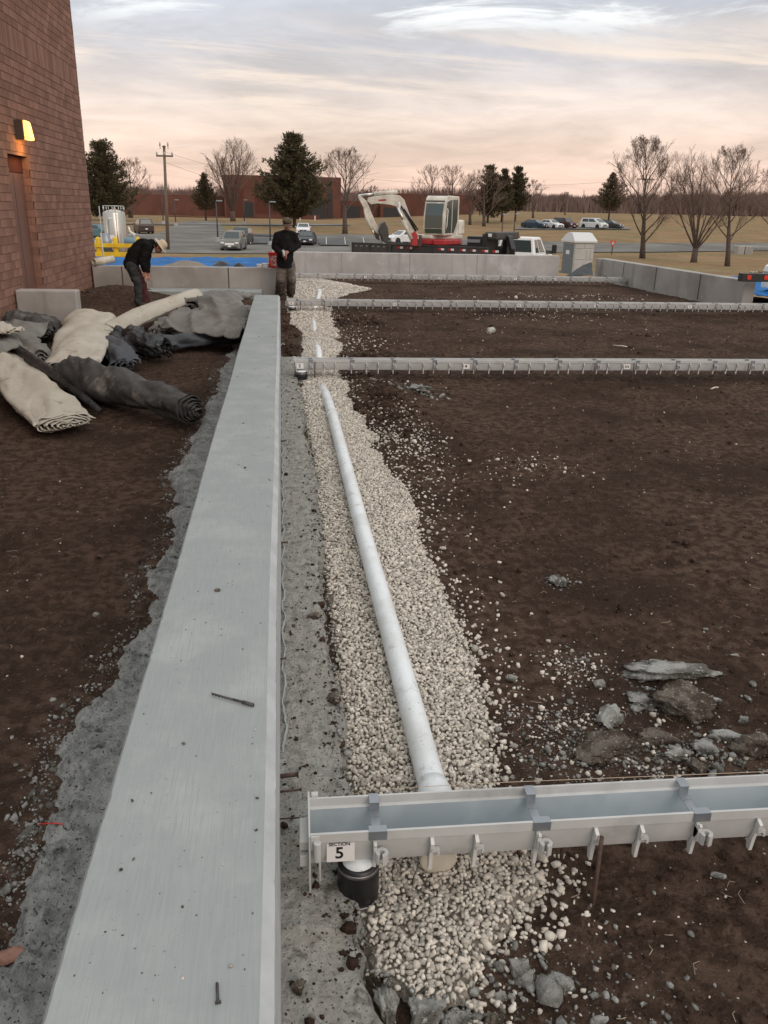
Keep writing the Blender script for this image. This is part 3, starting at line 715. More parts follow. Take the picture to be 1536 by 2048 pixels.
def trench(label, x0, y0, x1, rz, labels, stakes, near=False, coupling=None, hide_ribs=False):
    t = thing('trench_drain', label, 'trench drain', (x0, y0, 0), rz, 'grey plastic trench drains crossing the soil on stakes')
    Ln = x1-x0
    ou = [(-.0915, .222), (-.0915, .186), (-.0835, .184), (-.079, .12), (-.066, .082), (0, .074), (.066, .082), (.079, .12), (.0835, .184), (.0915, .186), (.0915, .222)]
    inn = [(.083, .2225), (.081, .192), (.070, .188), (.066, .13), (.052, .094), (0, .086), (-.052, .094), (-.066, .13), (-.070, .188), (-.081, .192), (-.083, .2225)]
    prof = ou+inn
    mbx = MB(); n = len(prof); xs_ = np.linspace(0, Ln, max(2, int(Ln/1.1)+1))
    for i, x in enumerate(xs_):
        dz = .002*math.sin(i*1.9+x0); dy = .003*math.sin(i*2.7)
        for (a, b) in prof: mbx.v.append((x, a+dy, b+dz))
    for i in range(len(xs_)-1):
        for k in range(n):
            mbx.f.append((i*n+k, (i+1)*n+k, (i+1)*n+(k+1) % n, i*n+(k+1) % n))
    N2 = (len(xs_)-1)*n
    for k in range(10):
        for b0 in (0, N2): mbx.f.append((b0+k, b0+k+1, b0+n-2-k, b0+n-1-k))
    ch = mbx.build('channel', m_grp, t); smooth_angle(ch, 32); ch.data.materials.append(m_chan_sky)  # second slot: painted sky tint for the inner faces
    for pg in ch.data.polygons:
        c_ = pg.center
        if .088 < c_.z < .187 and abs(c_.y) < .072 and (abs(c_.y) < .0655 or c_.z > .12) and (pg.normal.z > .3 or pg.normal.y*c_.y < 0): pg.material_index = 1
    # end plate with its stubs
    ep = MB().prism([(-.112, .232), (-.112, .10), (-.105, -.02), (-.095, -.02), (-.09, .06), (.09, .06), (.112, .10), (.112, .232)], -.006, .0, 'yz'); ep.build('end_plate', m_grp, t)
    ef = MB(); ef.b2(-.036, -.0065, -.085, -.045, .085, .13).b2(-.036, -.0065, -.07, .05, .14, .175).b2(.0005, .03, -.10, -.0925, .165, .2215).b2(.006, .030, .092, .112, .205, .232)
    ef.tube([(.022, -.108, .205), (.022, -.108, .13)], .013, 10).tube([(.03, -.098, .13), (.03, -.096, .03)], .005, 6); ef.build('end_fitting', m_grp, t, bevel=.002)
    x = .215; i = 0; pat = [.19, .15, .21, .20, .16, .20, .22, .19, .14, .21]
    while x < Ln:
        jx = x
        o = bpy.data.objects.new('rib', rib_me); COL.objects.link(o); o.parent = t; o.location = (jx, 0, 0)
        if i % 3 == 0:
            o = bpy.data.objects.new('stake_bracket', boss_me); COL.objects.link(o); o.parent = t; o.location = (jx, 0, 0)
            o = bpy.data.objects.new('strap', strap_me); COL.objects.link(o); o.parent = t; o.location = (jx+.01, 0, 0)
        elif near or i % 3 == 1:
            o = bpy.data.objects.new('tab', tab_me); COL.objects.link(o); o.parent = t; o.location = (jx, 0, 0)
        x += pat[i % 10]*1.02; i += 1
    c, s = math.cos(rz), math.sin(rz)
    for px_, py_, tx in labels:
        g = GP(px_, py_, .14); lx = (g.x-x0)*c+(g.y-y0)*s
        lp = MB().box((0, 0, 0), (.094, .0012, .074)).build('section_label', m_paper, t); lp.location = (lx, -.0868, .140); lp.rotation_euler = (rad(-4), 0, 0)
        text_obj(tx, .062 if len(tx) < 2 else .05, 'label_number', m_ink, lp, (-.004, -.0012, -.004), bold=.0012)
        if near: text_obj('SECTION', .0175, 'label_word', m_ink, lp, (-.004, -.0012, .032), bold=.0003)
    for (lx, fr, zb) in stakes:
        y_ = -.118 if fr else .10; q = MB(); q.tube([(lx+.022, y_, .17 if near else .2), (lx+.01+random.uniform(-.01, .01), y_-.015, zb)], .0075, 7); q.build('rebar_stake', m_rust, t, True)
    return t
t1 = trench('nearest grey trench drain with blue-grey open channel and the large SECTION 5 label', .052, 2.238, 5.2, -.018, [(681, 1698, '5')], [(.215+.19+.15+.21, False, -.2), (.215+.19+.15+.21+.16+.0, False, -.22), (.97, True, -.25)], near=True)
def gx(px_, py_): return GP(px_, py_, .2).x
t2 = trench('second grey trench drain from the camera with labels 5, 4 and 3N', .13, 11.1, 11.0, -.018, [(600, 728, '5'), (930, 730, '4'), (1250, 731, '3N')],
            [(gx(631, 728)-.15, True, -.2), (gx(868, 730)-.15, False, -.2), (gx(879, 730)-.15, True, -.28), (gx(915, 730)-.15, False, -.2), (gx(946, 730)-.15, False, -.2), (gx(961, 730)-.15, True, -.2), (gx(1200, 730)-.15, True, -.2), (gx(1279, 730)-.15, True, -.2), (gx(1510, 730)-.15, True, -.2)])
t3 = trench('third grey trench drain from the camera, ending beside the standing worker with five small labels', .09, 18.62, 11.7, -.014, [(583, 603, '5'), (788, 606, '4'), (1030, 607, 'W'), (1183, 609, '3'), (1373, 612, '2')],
            [(gx(601, 603)-.1, True, -.2), (gx(649, 603)-.1, True, -.2)])
t4 = trench('farthest grey trench drain just in front of the far concrete wall', .30, 25.95, 10.95, -.007, [(727, 551, '4'), (825, 552, '4'), (872, 552, '3'), (965, 553, '3N'), (1016, 553, '2'), (1092, 554, '2N')], [(gx(727, 551)-.3, True, -.1)])
# long slender batten lying behind the third drain
bt = thing('timber_batten', 'thin dark batten lying on the soil behind the third trench drain', 'batten'); MB().b2(1.0, 10.5, 19.3, 19.36, -.06, .03).build('batten_bar', m_charc, bt)

# drain outlets: stub, rubber coupling with two steel clamps, riser
def outlet(label, x, y, rr, zb, cz0=-.075, cz1=.068):
    t = thing('drain_outlet', label, 'pipe coupling', (x, y, 0), 0, 'vertical outlets under the trench drains')
    MB().lathe([(rr*.93, .0), (rr*.93, .083)], 28, (0, 0, 0)).build('stub_pipe', m_pvc, t, True)
    MB().lathe([(rr*.98, cz0), (rr*1.12, cz0+.004), (rr*1.14, cz0+.03), (rr*1.18, cz0+.045), (rr*1.18, cz1-.04), (rr*1.14, cz1-.026), (rr*1.12, cz1-.003), (rr*.98, cz1)], 32).build('rubber_sleeve', m_rubber, t, True)
    for z_ in (cz0+.013, cz1-.02):
        q = MB().lathe([(rr*1.16, z_-.006), (rr*1.175, z_-.005), (rr*1.175, z_+.005), (rr*1.16, z_+.006)], 32).build('band_clamp', m_steel, t, True)
    smooth_angle(MB().lathe([(rr*.95, zb), (rr*.95, cz0-.03), (rr*1.03, cz0-.025), (rr*1.03, cz0+.002)], 28).build('riser_pipe', m_pvc, t), 40); return t
outlet('black rubber coupling with two steel bands under the SECTION 5 end of the nearest drain', .215, 2.19, .0615, -.4, -.105, .066)
outlet('black rubber coupling under the left end of the second drain', .22, 10.97, .075, -.3, -.05, .072)
outlet('white riser with black coupling under the left end of the third drain', .20, 18.42, .075, -.4, -.01, .072)

# white drain line half buried in the gravel
wp = thing('drain_pipe', 'long white plastic pipe lying half buried in the gravel and passing under the nearest drain', 'pipe')
cp = [(868, 1580), (800, 1290), (740, 1060), (700, 950), (665, 815), (652, 775)]
cpw = [Vector((.548-.0065*(y-2.5)+.006*math.sin(y*.9), y, 0)) for y in (2.5, 3.7, 5.2, 6.6, 8.75, 10.0)]; zs = [.0, .022, .026, .022, .006, -.035]
pp = [Vector((p.x, p.y, z)) for p, z in zip(cpw, zs)]
pp2 = []
for i in range(len(pp)-1):
    for k in range(6):
        u = k/6; p0 = pp[max(i-1, 0)]; p1 = pp[i]; p2 = pp[i+1]; p3 = pp[min(i+2, len(pp)-1)]
        pp2.append(.5*((2*p1)+(-p0+p2)*u+(2*p0-5*p1+4*p2-p3)*u*u+(-p0+3*p1-3*p2+p3)*u**3))
pp2.append(pp[-1]); pp2.append(Vector((pp[-1].x-.03, pp[-1].y+1.1, -.10)))
pp2.insert(0, pp2[0]+Vector((-.005, -.2, -.012)))
MB().tube(pp2, .0575, 28).build('pipe_body', m_pvc, wp, True)
a_ = pp2[1]; MB().tube([a_+Vector((-.002, -.10, -.01)), a_+Vector((0, .05, .002)), a_+Vector((0, .075, .003)), a_+Vector((.002, .125, .004))], [.071, .071, .068, .059], 28).build('bell_socket', m_pvc, wp, True)
e_ = Vector((.505, 2.24, -.012)); MB().tube([e_+Vector((.01, .16, .0)), e_, e_+Vector((0, -.004, 0))], [.066, .066, .058], 28).build('end_fitting', m_pvc_y, wp, True)
i_ = min(range(len(pp2)), key=lambda k: abs(pp2[k].y-8.75)); c_ = pp2[i_]; d_ = (pp2[i_+1]-pp2[i_-1]).normalized()
MB().tube([c_-d_*.05, c_+d_*.05], .0655, 24).build('pipe_joint', m_pvc, wp, True)
fp = thing('drain_pipe', 'far broken line of white pipe showing through gravel beyond the second drain', 'pipe')
q = [(640, 735), (637, 700), (631, 670), (628, 648), (626, 628), (632, 612), (640, 586), (636, 576)]; pq = [GP(a, b, -.02) for a, b in q]
zq = [-.035, -.05, -.09, -.045, -.085, -.05, -.01, -.06]
MB().tube([Vector((p.x, p.y, z)) for p, z in zip(pq, zq)], .0575, 16).build('pipe_body', m_pvc, fp, True)

sl = thing('string_line', 'taut tan string line stretched just behind the nearest trench drain', 'string')
a_ = GP(573, 1585, .05); b_ = GP(1536, 1543, .245); b2_ = a_+(b_-a_)*2.2; b2_.z = .25+.0
g_ = GP(690, 1578, .2); a_ = Vector((.03, 2.385, .09)); st_ = [a_, Vector((.25, 2.39, .19)), GP(1000, 1565, .24), GP(1536, 1543, .24), GP(2300, 1508, .24)]
MB().tube(st_, .0012, 5).build('line', m_string, sl, True)
MB().tube([(-.053, 2.39, .085), (.035, 2.385, .09)], .0028, 6).build('nail', m_rust, sl, True)

# ================================================================== ROLLED BLANKETS
def roll(name, label, cat, pts, ru, rv, turns, mat, wr=.02, seed=0, gap=None, liner=None, fold=.0, tele=.03, group='rolled and bundled concrete curing blankets'):
    t = thing(name, label, cat, pts[0], 0, group); org = Vector(pts[0])
    P_ = [Vector(p)-org for p in pts]; n = 46; path = []
    for i in range(len(P_)-1):
        k_ = max(2, int(n*(P_[i+1]-P_[i]).length/sum((P_[j+1]-P_[j]).length for j in range(len(P_)-1))))
        for k in range(k_):
            u = k/k_; p0 = P_[max(i-1, 0)]; p1 = P_[i]; p2 = P_[i+1]; p3 = P_[min(i+2, len(P_)-1)]
            path.append(.5*((2*p1)+(-p0+p2)*u+(2*p0-5*p1+4*p2-p3)*u*u+(-p0+3*p1-3*p2+p3)*u**3))
    path.append(P_[-1]); n = len(path)
    turns = turns*1.25; gap = gap or .82/turns; seg = 44; NA = int(turns*seg); V = []; F = []
    def rr(v, i): 
        if isinstance(v, (int, float)): return v
        x = i/(n-1)*(len(v)-1); k = min(int(x), len(v)-2); return v[k]*(1-(x-k))+v[k+1]*(x-k)
    for i, p in enumerate(path):
        tv = (path[min(i+1, n-1)]-path[max(i-1, 0)]).normalized(); s = tv.cross(Vector((0, 0, 1))).normalized(); u = s.cross(tv)
        a_u, a_v = rr(ru, i), rr(rv, i); endw = max(0, 1-i/3)+0*max(0, 1-(n-1-i)/3)
        for j in range(NA+1):
            a = 2*math.pi*j/seg; k = 1-gap*j/seg
            outer = max(0, 1-j/seg*.55)
            nz = mnoise.noise(Vector((i*.13+seed*3.1, math.cos(a)*1.1+seed, math.sin(a)*1.1)))*wr*2.4+mnoise.noise(Vector((i*.36+seed, math.cos(a)*2.6, math.sin(a)*2.6+seed)))*wr*.55
            nz += (abs(mnoise.noise(Vector((i*.22+a*1.3+seed*7, a*.6, seed))))**.6)*wr*-2.0
            nz += mnoise.noise(Vector((j*.13, seed*5, i*.02)))*wr*.35*(1-outer)*2
            nz *= (.35+.65*outer)
            for w_ in (0, .30*gap):
                kk = max(k-w_, .03); cx_ = math.cos(a)*(a_u*kk+nz); sz_ = math.sin(a)*(a_v*kk+nz)
                if sz_ < 0: sz_ *= .86
                off = tv*(-endw*(tele*(j/seg-turns*.4)+.02*mnoise.noise(Vector((j*.2, seed, 1)))*2))
                V.append(p+s*cx_+u*sz_+off)
    W = 2*(NA+1)
    for i in range(n-1):
        for j in range(NA):
            a = i*W+j*2; F.append((a, a+2, a+2+W, a+W)); F.append((a+1, a+1+W, a+3+W, a+3))
        a = i*W; F.append((a, a+W, a+W+1, a+1)); a = i*W+NA*2; F.append((a, a+1, a+W+1, a+W))
    for i in (0, n-1):
        for j in range(NA): a = i*W+j*2; F.append((a, a+1, a+3, a+2))
    o = np_mesh('blanket_roll', np.array([v[:] for v in V]), np.array(F), mat); o.parent = t
    bm = bmesh.new(); bm.from_mesh(o.data); bmesh.ops.recalc_face_normals(bm, faces=bm.faces)
    for e in bm.edges:
        if len(e.link_faces) == 2 and e.calc_face_angle(0) > rad(50): e.smooth = False
    bm.to_mesh(o.data); bm.free()
    return t
def G(px_, py_, z): return GP(px_, py_, z)
# the pile, back to front
roll('blanket_bundle', 'grey ragged blanket bundle at the back of the pile below the stained wall', 'blanket', [G(375, 618, .25), G(430, 600, .3), G(485, 594, .22)], [.45, .5, .3], [.18, .2, .12], 1.6, m_gray, .06, 1)
roll('blanket_bundle', 'large folded grey blanket by the foot of the long wall, right of the pile', 'blanket', [G(318, 664, .2), G(390, 640, .26), G(440, 640, .26), G(494, 634, .22)], [.25, .52, .62, .48], [.16, .24, .24, .2], 1.5, m_gray, .07, 2)
roll('blanket_roll', 'black plastic covered roll underneath the folded grey blanket beside the long wall', 'blanket', [G(492, 672, .13), G(400, 682, .14), G(310, 690, .14)], [.16, .2, .17], [.14, .16, .14], 2.5, m_blu, .03, 3)
roll('blanket_roll', 'long thin cream roll leaning away towards the stooping worker', 'blanket', [G(212, 672, .18), G(290, 632, .26), G(390, 594, .38)], [.24, .22, .20], [.20, .19, .18], 3.5, m_cream, .012, 4)
roll('blanket_roll', 'crumpled shiny black roll in the middle of the pile', 'blanket', [G(338, 700, .2), G(290, 692, .2), G(238, 680, .2)], [.17, .29, .25], [.13, .25, .22], 2.2, m_blkpl, .06, 5)
roll('blanket_roll', 'blue-grey roll between the upright cream bundle and the shiny black roll', 'blanket', [G(252, 730, .12), G(228, 700, .16), G(200, 668, .16)], [.22, .26, .2], [.14, .17, .14], 2.6, m_blu, .03, 6)
roll('blanket_bundle', 'dark grey crumpled blanket behind the left end of the cream bundle', 'blanket', [G(95, 668, .15), G(55, 648, .2), G(0, 642, .2)], [.22, .42, .4], [.14, .24, .22], 2, m_gblk, .05, 7)
roll('blanket_roll', 'smooth grey roll entering at the left edge above the cream folded roll', 'blanket', [G(82, 722, .18), G(45, 698, .24), G(-40, 668, .25)], [.22, .34, .34], [.16, .24, .25], 2.4, m_gray, .03, 8)
roll('blanket_bundle', 'small white folded blanket at the left edge on top of the grey roll', 'blanket', [G(30, 664, .50), G(-20, 655, .52), G(-70, 645, .52)], [.2, .3, .3], [.06, .1, .1], 1.6, m_cream, .02, 9)
roll('blanket_bundle', 'upright thick cream bundle with folded layers at its lower end', 'blanket', [G(140, 735, .18), G(155, 705, .24), G(180, 640, .26)], [.37, .42, .44], [.14, .19, .20], 3.6, m_cream, .03, 10)
roll('blanket_roll', 'dusty black roll in front with its grey spiral end facing the long wall', 'blanket', [G(388, 822, .18), G(330, 803, .19), G(262, 785, .21), G(200, 765, .22), G(135, 742, .2)], [.175, .19, .24, .25, .2], [.185, .195, .25, .27, .2], 4.6, m_gblk, .030, 11, tele=.035)
roll('blanket_roll', 'cream folded roll at the front left with flattened layered end', 'blanket', [G(132, 848, .10), G(95, 815, .13), G(45, 765, .17), G(-15, 720, .2), G(-80, 680, .2)], [.34, .32, .31, .36, .36], [.095, .105, .13, .17, .18], 4.4, m_cream, .034, 12, tele=.03)
lt = thing('black_liner', 'narrow black liner strip folded along the top of the front cream roll', 'plastic liner', (0, 0, 0))
lp_ = [G(200, 822, .06), G(150, 780, .13), G(90, 735, .25), G(40, 700, .33), G(-20, 660, .36)]
MB().tube(lp_, [.03, .055, .06, .055, .05], 10, squash=.5).build('liner_strip', m_blkpl, lt, True)

def sheet(label, corners, amp, seed, mat, nu=60, nv=30, hump=.12):
    a, b, c, d = corners; V = []
    for j in range(nv+1):
        for i in range(nu+1):
            u, v = i/nu, j/nv; p = (a*(1-u)+b*u)*(1-v)+(d*(1-u)+c*u)*v
            q = Vector((p.x*1.0+seed+p.y*.25, p.y*.45, seed)); f1 = 1-abs(mnoise.noise(q*1.3))*2.2; f2 = 1-abs(mnoise.noise(q*2.6+Vector((2, 7, 1))))*2.2
            ex_ = .10*mnoise.noise(q*1.2); z = p.z+amp*(max(f1, 0)**2*.8+max(f2, 0)**2*.4-.5)+hump*math.sin(math.pi*u)*math.sin(math.pi*v)
            V.append((p.x+ex_, p.y+ex_*2, z))
    Fq = [(j*(nu+1)+i, j*(nu+1)+i+1, (j+1)*(nu+1)+i+1, (j+1)*(nu+1)+i) for j in range(nv) for i in range(nu)]
    o = np_mesh('blanket_sheet', V, Fq, mat); s_ = o.modifiers.new('s', 'SOLIDIFY'); s_.thickness = .018; return tag(o, label, 'blanket', 'rolled and bundled concrete curing blankets')
sheet('broad loose grey sheet creased over the bundles right beside the long wall', [G(325, 655, .30), G(480, 672, .30), G(503, 628, .42), G(352, 622, .50)], .13, 4.2, m_gray)
sheet('ragged loose grey flap folded at the very back of the pile', [G(395, 618, .42), G(500, 622, .40), G(478, 592, .36), G(398, 590, .52)], .12, 9.1, m_gray, 40, 20)
sheet('grey flap sagging over the left end of the pile at the picture edge', [G(-30, 705, .36), G(60, 700, .30), G(92, 655, .34), G(10, 640, .42)], .10, 6.6, m_gray, 40, 20)

# ================================================================== RUBBLE
def rock(label, px_, py_, sx_, sy_, sz_, mat, seed, rz=0.0, z=-.07, sink=.25, cat='concrete chunk', name='concrete_chunk', rough=.30, tilt=0.0, group=None):
    g = GP(px_, py_, z); bm = bmesh.new(); bmesh.ops.create_icosphere(bm, subdivisions=4, radius=1)
    rnd = random.Random(seed)
    planes = [(Vector((rnd.gauss(0, 1), rnd.gauss(0, 1), rnd.gauss(0, .8))).normalized(), rnd.uniform(.45, .82)) for _ in range(14)]+[(Vector((0, 0, 1)), .6), (Vector((0, 0, -1)), .6)]
    for v in bm.verts:
        p = v.co.copy()
        for nn, dd in planes:
            k = p.dot(nn)
            if k > dd: p -= nn*(k-dd)
        q_ = p*2.2+Vector((seed*1.7, 0, 0)); p *= 1+rough*mnoise.noise(q_)+rough*.6*mnoise.noise(q_*2.6)+rough*.55*mnoise.noise(q_*5)+rough*.4*mnoise.noise(q_*11)
        p.z += .10*mnoise.noise(Vector((p.x*1.2, p.y*5, seed)))
        v.co = Vector((p.x*sx_/2, p.y*sy_/2, p.z*sz_/2))*1.25
    me = bpy.data.meshes.new(name); bm.to_mesh(me); bm.free(); me.materials.append(mat)
    me.polygons.foreach_set('use_smooth', [True]*len(me.polygons))
    o = bpy.data.objects.new(name, me); COL.objects.link(o)
    zz = float(soil_h(np.array(g.x), np.array(g.y), False)) if z < 0 else z
    o.location = (g.x, g.y, zz+sz_*(.5-sink)); o.rotation_euler = (tilt, tilt*.5, rz); tag(o, label, cat, group); return o
rock('largest flat pale concrete slab at the top of the rubble on the right', 1342, 1342, .40, .20, .07, m_rubble, 1, -.1, rough=.4)
rock('squat muddy brown lump just below the largest pale slab', 1360, 1408, .27, .27, .13, m_rubble_b, 2, .2)
rock('crumbling pale grey patch of concrete left of the muddy brown lump', 1283, 1400, .13, .19, .03, m_rubble, 3, .3, rough=.6)
rock('rounded grey chunk standing apart at the left of the rubble group', 1220, 1438, .145, .12, .09, m_rubble, 4, .4)
rock('long flat muddy slab lying in front of the brown lump', 1320, 1470, .22, .10, .05, m_rubble_b, 5, -.35)
rock('angular grey chunk tilted to the right in front of the muddy slab', 1412, 1492, .13, .13, .06, m_rubble, 6, -.6)
rock('dark muddy boulder at the right edge in front of the rubble', 1505, 1490, .22, .12, .11, m_rubble_b, 7, -.3)
rock('pale thin sliver leaning on the right side of the brown lump', 1408, 1395, .16, .05, .04, m_rubble, 8, -.55, sink=0)
rock('low mound of dark soil and crumbs left of the flat muddy slab', 1215, 1488, .34, .22, .06, m_rubble_b, 9, .1, cat='soil lump', name='soil_lump')
rock('small grey stone below the tip of the flat muddy slab', 1352, 1500, .10, .07, .05, m_rubble, 10, .2)
rock('small round grey stone right of the brown lump', 1487, 1437, .055, .05, .045, m_rubble, 11)
rock('dark grey block close behind the nearest drain on the right', 1400, 1530, .10, .09, .07, m_rubble_b, 12, .5)
rock('wide grey broken piece at the right edge behind the drain', 1450, 1470, .20, .07, .05, m_rubble, 13, -.35)
rock('small grey stone beside the left part of the drain gravel', 1024, 1357, .06, .05, .05, m_rubble, 14)
rock('flat small pale stone far right above the rubble group', 1472, 1309, .055, .04, .02, m_rubble, 15)
rock('small pale stone alone on the soil above the rubble', 1412, 1254, .035, .03, .02, m_rubble, 16)
rock('white foamy concrete crust alone on the soil in the middle distance', 1112, 1158, .12, .10, .04, m_rubble, 17, rough=.5)
rock('thin grey flake on the edge of the near gravel below the drain', 955, 1900, .115, .055, .025, m_rubble, 18, -.35, z=-.09)
rock('grey angular chunk to the right of the near gravel tip', 1040, 1935, .075, .095, .05, m_rubble, 19, .2, z=-.1)
rock('mottled pale chunk near the bottom right of the gravel tip', 1128, 1965, .09, .075, .04, m_rubble, 20, -.4, z=-.1)
rock('greenish grey flat stone on the soil below the drain', 1437, 1737, .05, .035, .015, m_rubble, 21, -.4, z=-.09)
rock('grey crumb among pebbles at the bottom edge of the soil', 1200, 2035, .05, .04, .03, m_rubble, 22, z=-.1)
rock('upright broken concrete slab at the bottom edge of the picture', 775, 2010, .07, .16, .10, m_rubble, 23, .25, z=-.1, tilt=.35, sink=.3, rough=.45)
rock('dark grey slab leaning beside the upright one at the bottom edge', 850, 2025, .13, .14, .09, m_rubble, 24, -.3, z=-.1, tilt=-.3, sink=.3)
rock('dark muddy slab edge between footing and gravel at the bottom', 745, 1935, .06, .17, .08, m_rubble_b, 25, .3, z=-.1, tilt=.3)
rock('small brown stick-like clod below the black coupling', 686, 1828, .085, .028, .03, m_rubble_b, 26, -.35, z=-.06, sink=.1, cat='clod', name='soil_clod')
rock('dark round clod on the footing near the bottom edge', 596, 1978, .04, .04, .03, m_rubble_b, 27, z=.0, sink=.1, cat='clod', name='soil_clod')
rock('dark clods on the footing where the gravel begins halfway up', 630, 1235, .09, .07, .035, m_rubble_b, 28, z=.0, sink=.2, cat='clod', name='soil_clod')
rock('dark ragged clod at the gravel edge above the nearest drain', 668, 1398, .06, .11, .04, m_rubble_b, 29, z=-.0, sink=.3, cat='clod', name='soil_clod')
rock('pale grey rubble lump on the soil beyond the second drain label 4', 832, 792, .30, .22, .10, m_rubble, 30, rough=.5)
rock('pale grey heap of spilled concrete at the foot of the slanting wall', 1258, 566, 1.3, .9, .35, m_rubble, 31, rough=.5, sink=.4)
rock('small pale rock alone on the left soil beside the spill', 195, 1254, .05, .04, .03, m_rubble, 32)
rock('grey lump of rubble below the left far wall', 200, 598, .9, .5, .3, m_rubble_b, 33, z=.0, sink=.3)
cup = thing('plastic_bottle', 'crushed clear plastic bottle lying on the soil between the second and third drains', 'bottle', GP(977, 668, -.05))
qq = MB(); qq.tube([(-.03, 0, .05), (0, .0, .05), (.05, .06, .06), (.11, .13, .05), (.14, .16, .05)], [.05, .07, .055, .065, .02], 12)
qq.build('bottle_body', m_clear, cup, True)
for i, (a, b, l_) in enumerate([((1226, 691), (1262, 695), 'pale thin stick lying on the soil between the second and third drains'), ((1422, 778), (1436, 775), 'short pale stick on the soil in front of the second drain at the right')]):
    p0, p1 = GP(*a, -.05), GP(*b, -.05); tag(MB().tube([p0, (p0+p1)/2+Vector((0, 0, .01)), p1], .012, 6).build('stick', m_pvc_y, None, True), l_, 'stick')

# small things lying on the long wall
db = thing('drill_bit', 'dark spiral masonry drill bit lying on top of the long wall', 'drill bit')
a_, b_ = GP(423, 1387, .677), GP(507, 1410, .677); d_ = b_-a_
MB().tube([a_+d_*.52, b_], .0042, 10).build('shank', m_charc, db, True); MB().tube([a_+d_*.74, b_], .006, 10).build('chuck_end', m_charc, db, True)
hx = MB(); hx.tube([a_+d_*.02, a_+d_*.53], .0028, 8); s1 = d_.normalized().orthogonal().normalized(); s2 = d_.normalized().cross(s1)
hx.tube([a_+d_*(.53*k/90)+(s1*math.cos(k*.5)+s2*math.sin(k*.5))*.0035 for k in range(91)], .0014, 5); hx.build('flute', m_charc, db, True)
nl = thing('masonry_nail', 'short dark nail lying near the lower end of the long wall', 'nail'); a_, b_ = GP(434, 1966, .674), GP(436, 2003, .674)
MB().tube([a_, b_], .003, 8).build('shaft', m_charc, nl, True); MB().tube([b_, b_+(b_-a_).normalized()*.004], .006, 10).build('head', m_charc, nl)
cn = GP(435, 1182, .67); tag(MB().lathe([(.011, 0), (.013, .004), (.011, .008), (0, .009)], 12, cn).build('concrete_plug', m_rubble_b, None, True), 'small round brown concrete plug on top of the long wall', 'plug')
n = 120; wy = np.exp(RNG.uniform(math.log(1.0), math.log(13), n)); wx = RNG.uniform(-.47, -.09, n); ws = .0017*np.exp(RNG.normal(0, .5, n))*(1+.12*wy)
scatter('wall_grit', np.stack([wx, wy, .67+ws*.3], -1), ws, m_rubble_b, .6, .3)
n = 26; wy = np.exp(RNG.uniform(math.log(1.0), math.log(9), n)); wx = RNG.uniform(-.47, -.09, n); ws = .0028*np.exp(RNG.normal(0, .35, n))
scatter('wall_flakes', np.stack([wx, wy, .67+ws*.3], -1), ws, m_gravel, .5, .3)
rw = thing('red_wire', 'thin red wire lying across the spilled concrete at the lower left', 'wire'); g1, g2 = GP(78, 1648, .02), GP(140, 1650, .03)
MB().tube([g1, (g1+g2)/2+Vector((0, -.01, .015)), g2], .0022, 6).build('wire_strand', m_redp, rw, True)
bk = rock('broken red brick half buried at the lower left edge', 20, 1922, .09, .06, .05, m_brick, 41, z=-.02, cat='brick', name='broken_brick', rough=.15)
for i, (a, b_, sx_, sy_, sz_, mt_, rz_, l_) in enumerate([
    (705, 1975, .07, .12, .05, m_rubble_b, .2, 'dark muddy slab at the very bottom, left of the upright broken slab'), (905, 2035, .09, .07, .05, m_rubble, .5, 'grey broken lump at the bottom edge right of the leaning slab'),
    (1003, 1985, .05, .04, .03, m_rubble, .1, 'small grey chip just right of the gravel tip at the bottom'), (985, 2035, .06, .05, .04, m_rubble_b, .8, 'brown lump at the bottom edge below the gravel tip'),
    (1190, 1985, .03, .025, .02, m_rubble, .3, 'tiny grey stone alone near the bottom right')]):
    rock(l_, a, b_, sx_, sy_, sz_, mt_, 60+i, rz_, z=-.1, sink=.25, rough=.4)
# ================================================================== PEOPLE
def remeshed(mbx, name, mat, parent, voxel=.012, sm_it=6, disp=0.0):
    me = mbx.mesh(name); o = bpy.data.objects.new('tmp', me); COL.objects.link(o)
    r = o.modifiers.new('r', 'REMESH'); r.mode = 'VOXEL'; r.voxel_size = voxel; r.use_smooth_shade = True
    s = o.modifiers.new('s', 'SMOOTH'); s.factor = .5; s.iterations = sm_it
    bpy.context.view_layer.update()
    m2 = bpy.data.meshes.new_from_object(o.evaluated_get(bpy.context.evaluated_depsgraph_get())); bpy.data.objects.remove(o)
    m2.name = name; m2.materials.clear(); m2.materials.append(mat)
    if disp:
        nv = np.empty(len(m2.vertices)*3, np.float32); m2.vertices.foreach_get('co', nv); nv = nv.reshape(-1, 3)
        for i, v in enumerate(m2.vertices):
            q = v.co*7; k = (mnoise.noise(q)+.5*mnoise.noise(q*2.3+Vector((3, 1, 2)))-.9*abs(mnoise.noise(Vector((q.x*.8, q.y*.8, q.z*1.9)))))*disp
            nv[i] += np.array(v.normal)*k
        m2.vertices.foreach_set('co', nv.ravel())
    q = bpy.data.objects.new(name, m2); COL.objects.link(q); q.parent = parent; return q
def limb(mb_, pts, rr_, n=12):
    # rounded tapered limb through the joints
    mb_.tube(pts, rr_, n)
    for p, r in zip(pts, rr_): mb_.ball(p, r*.99, 12)
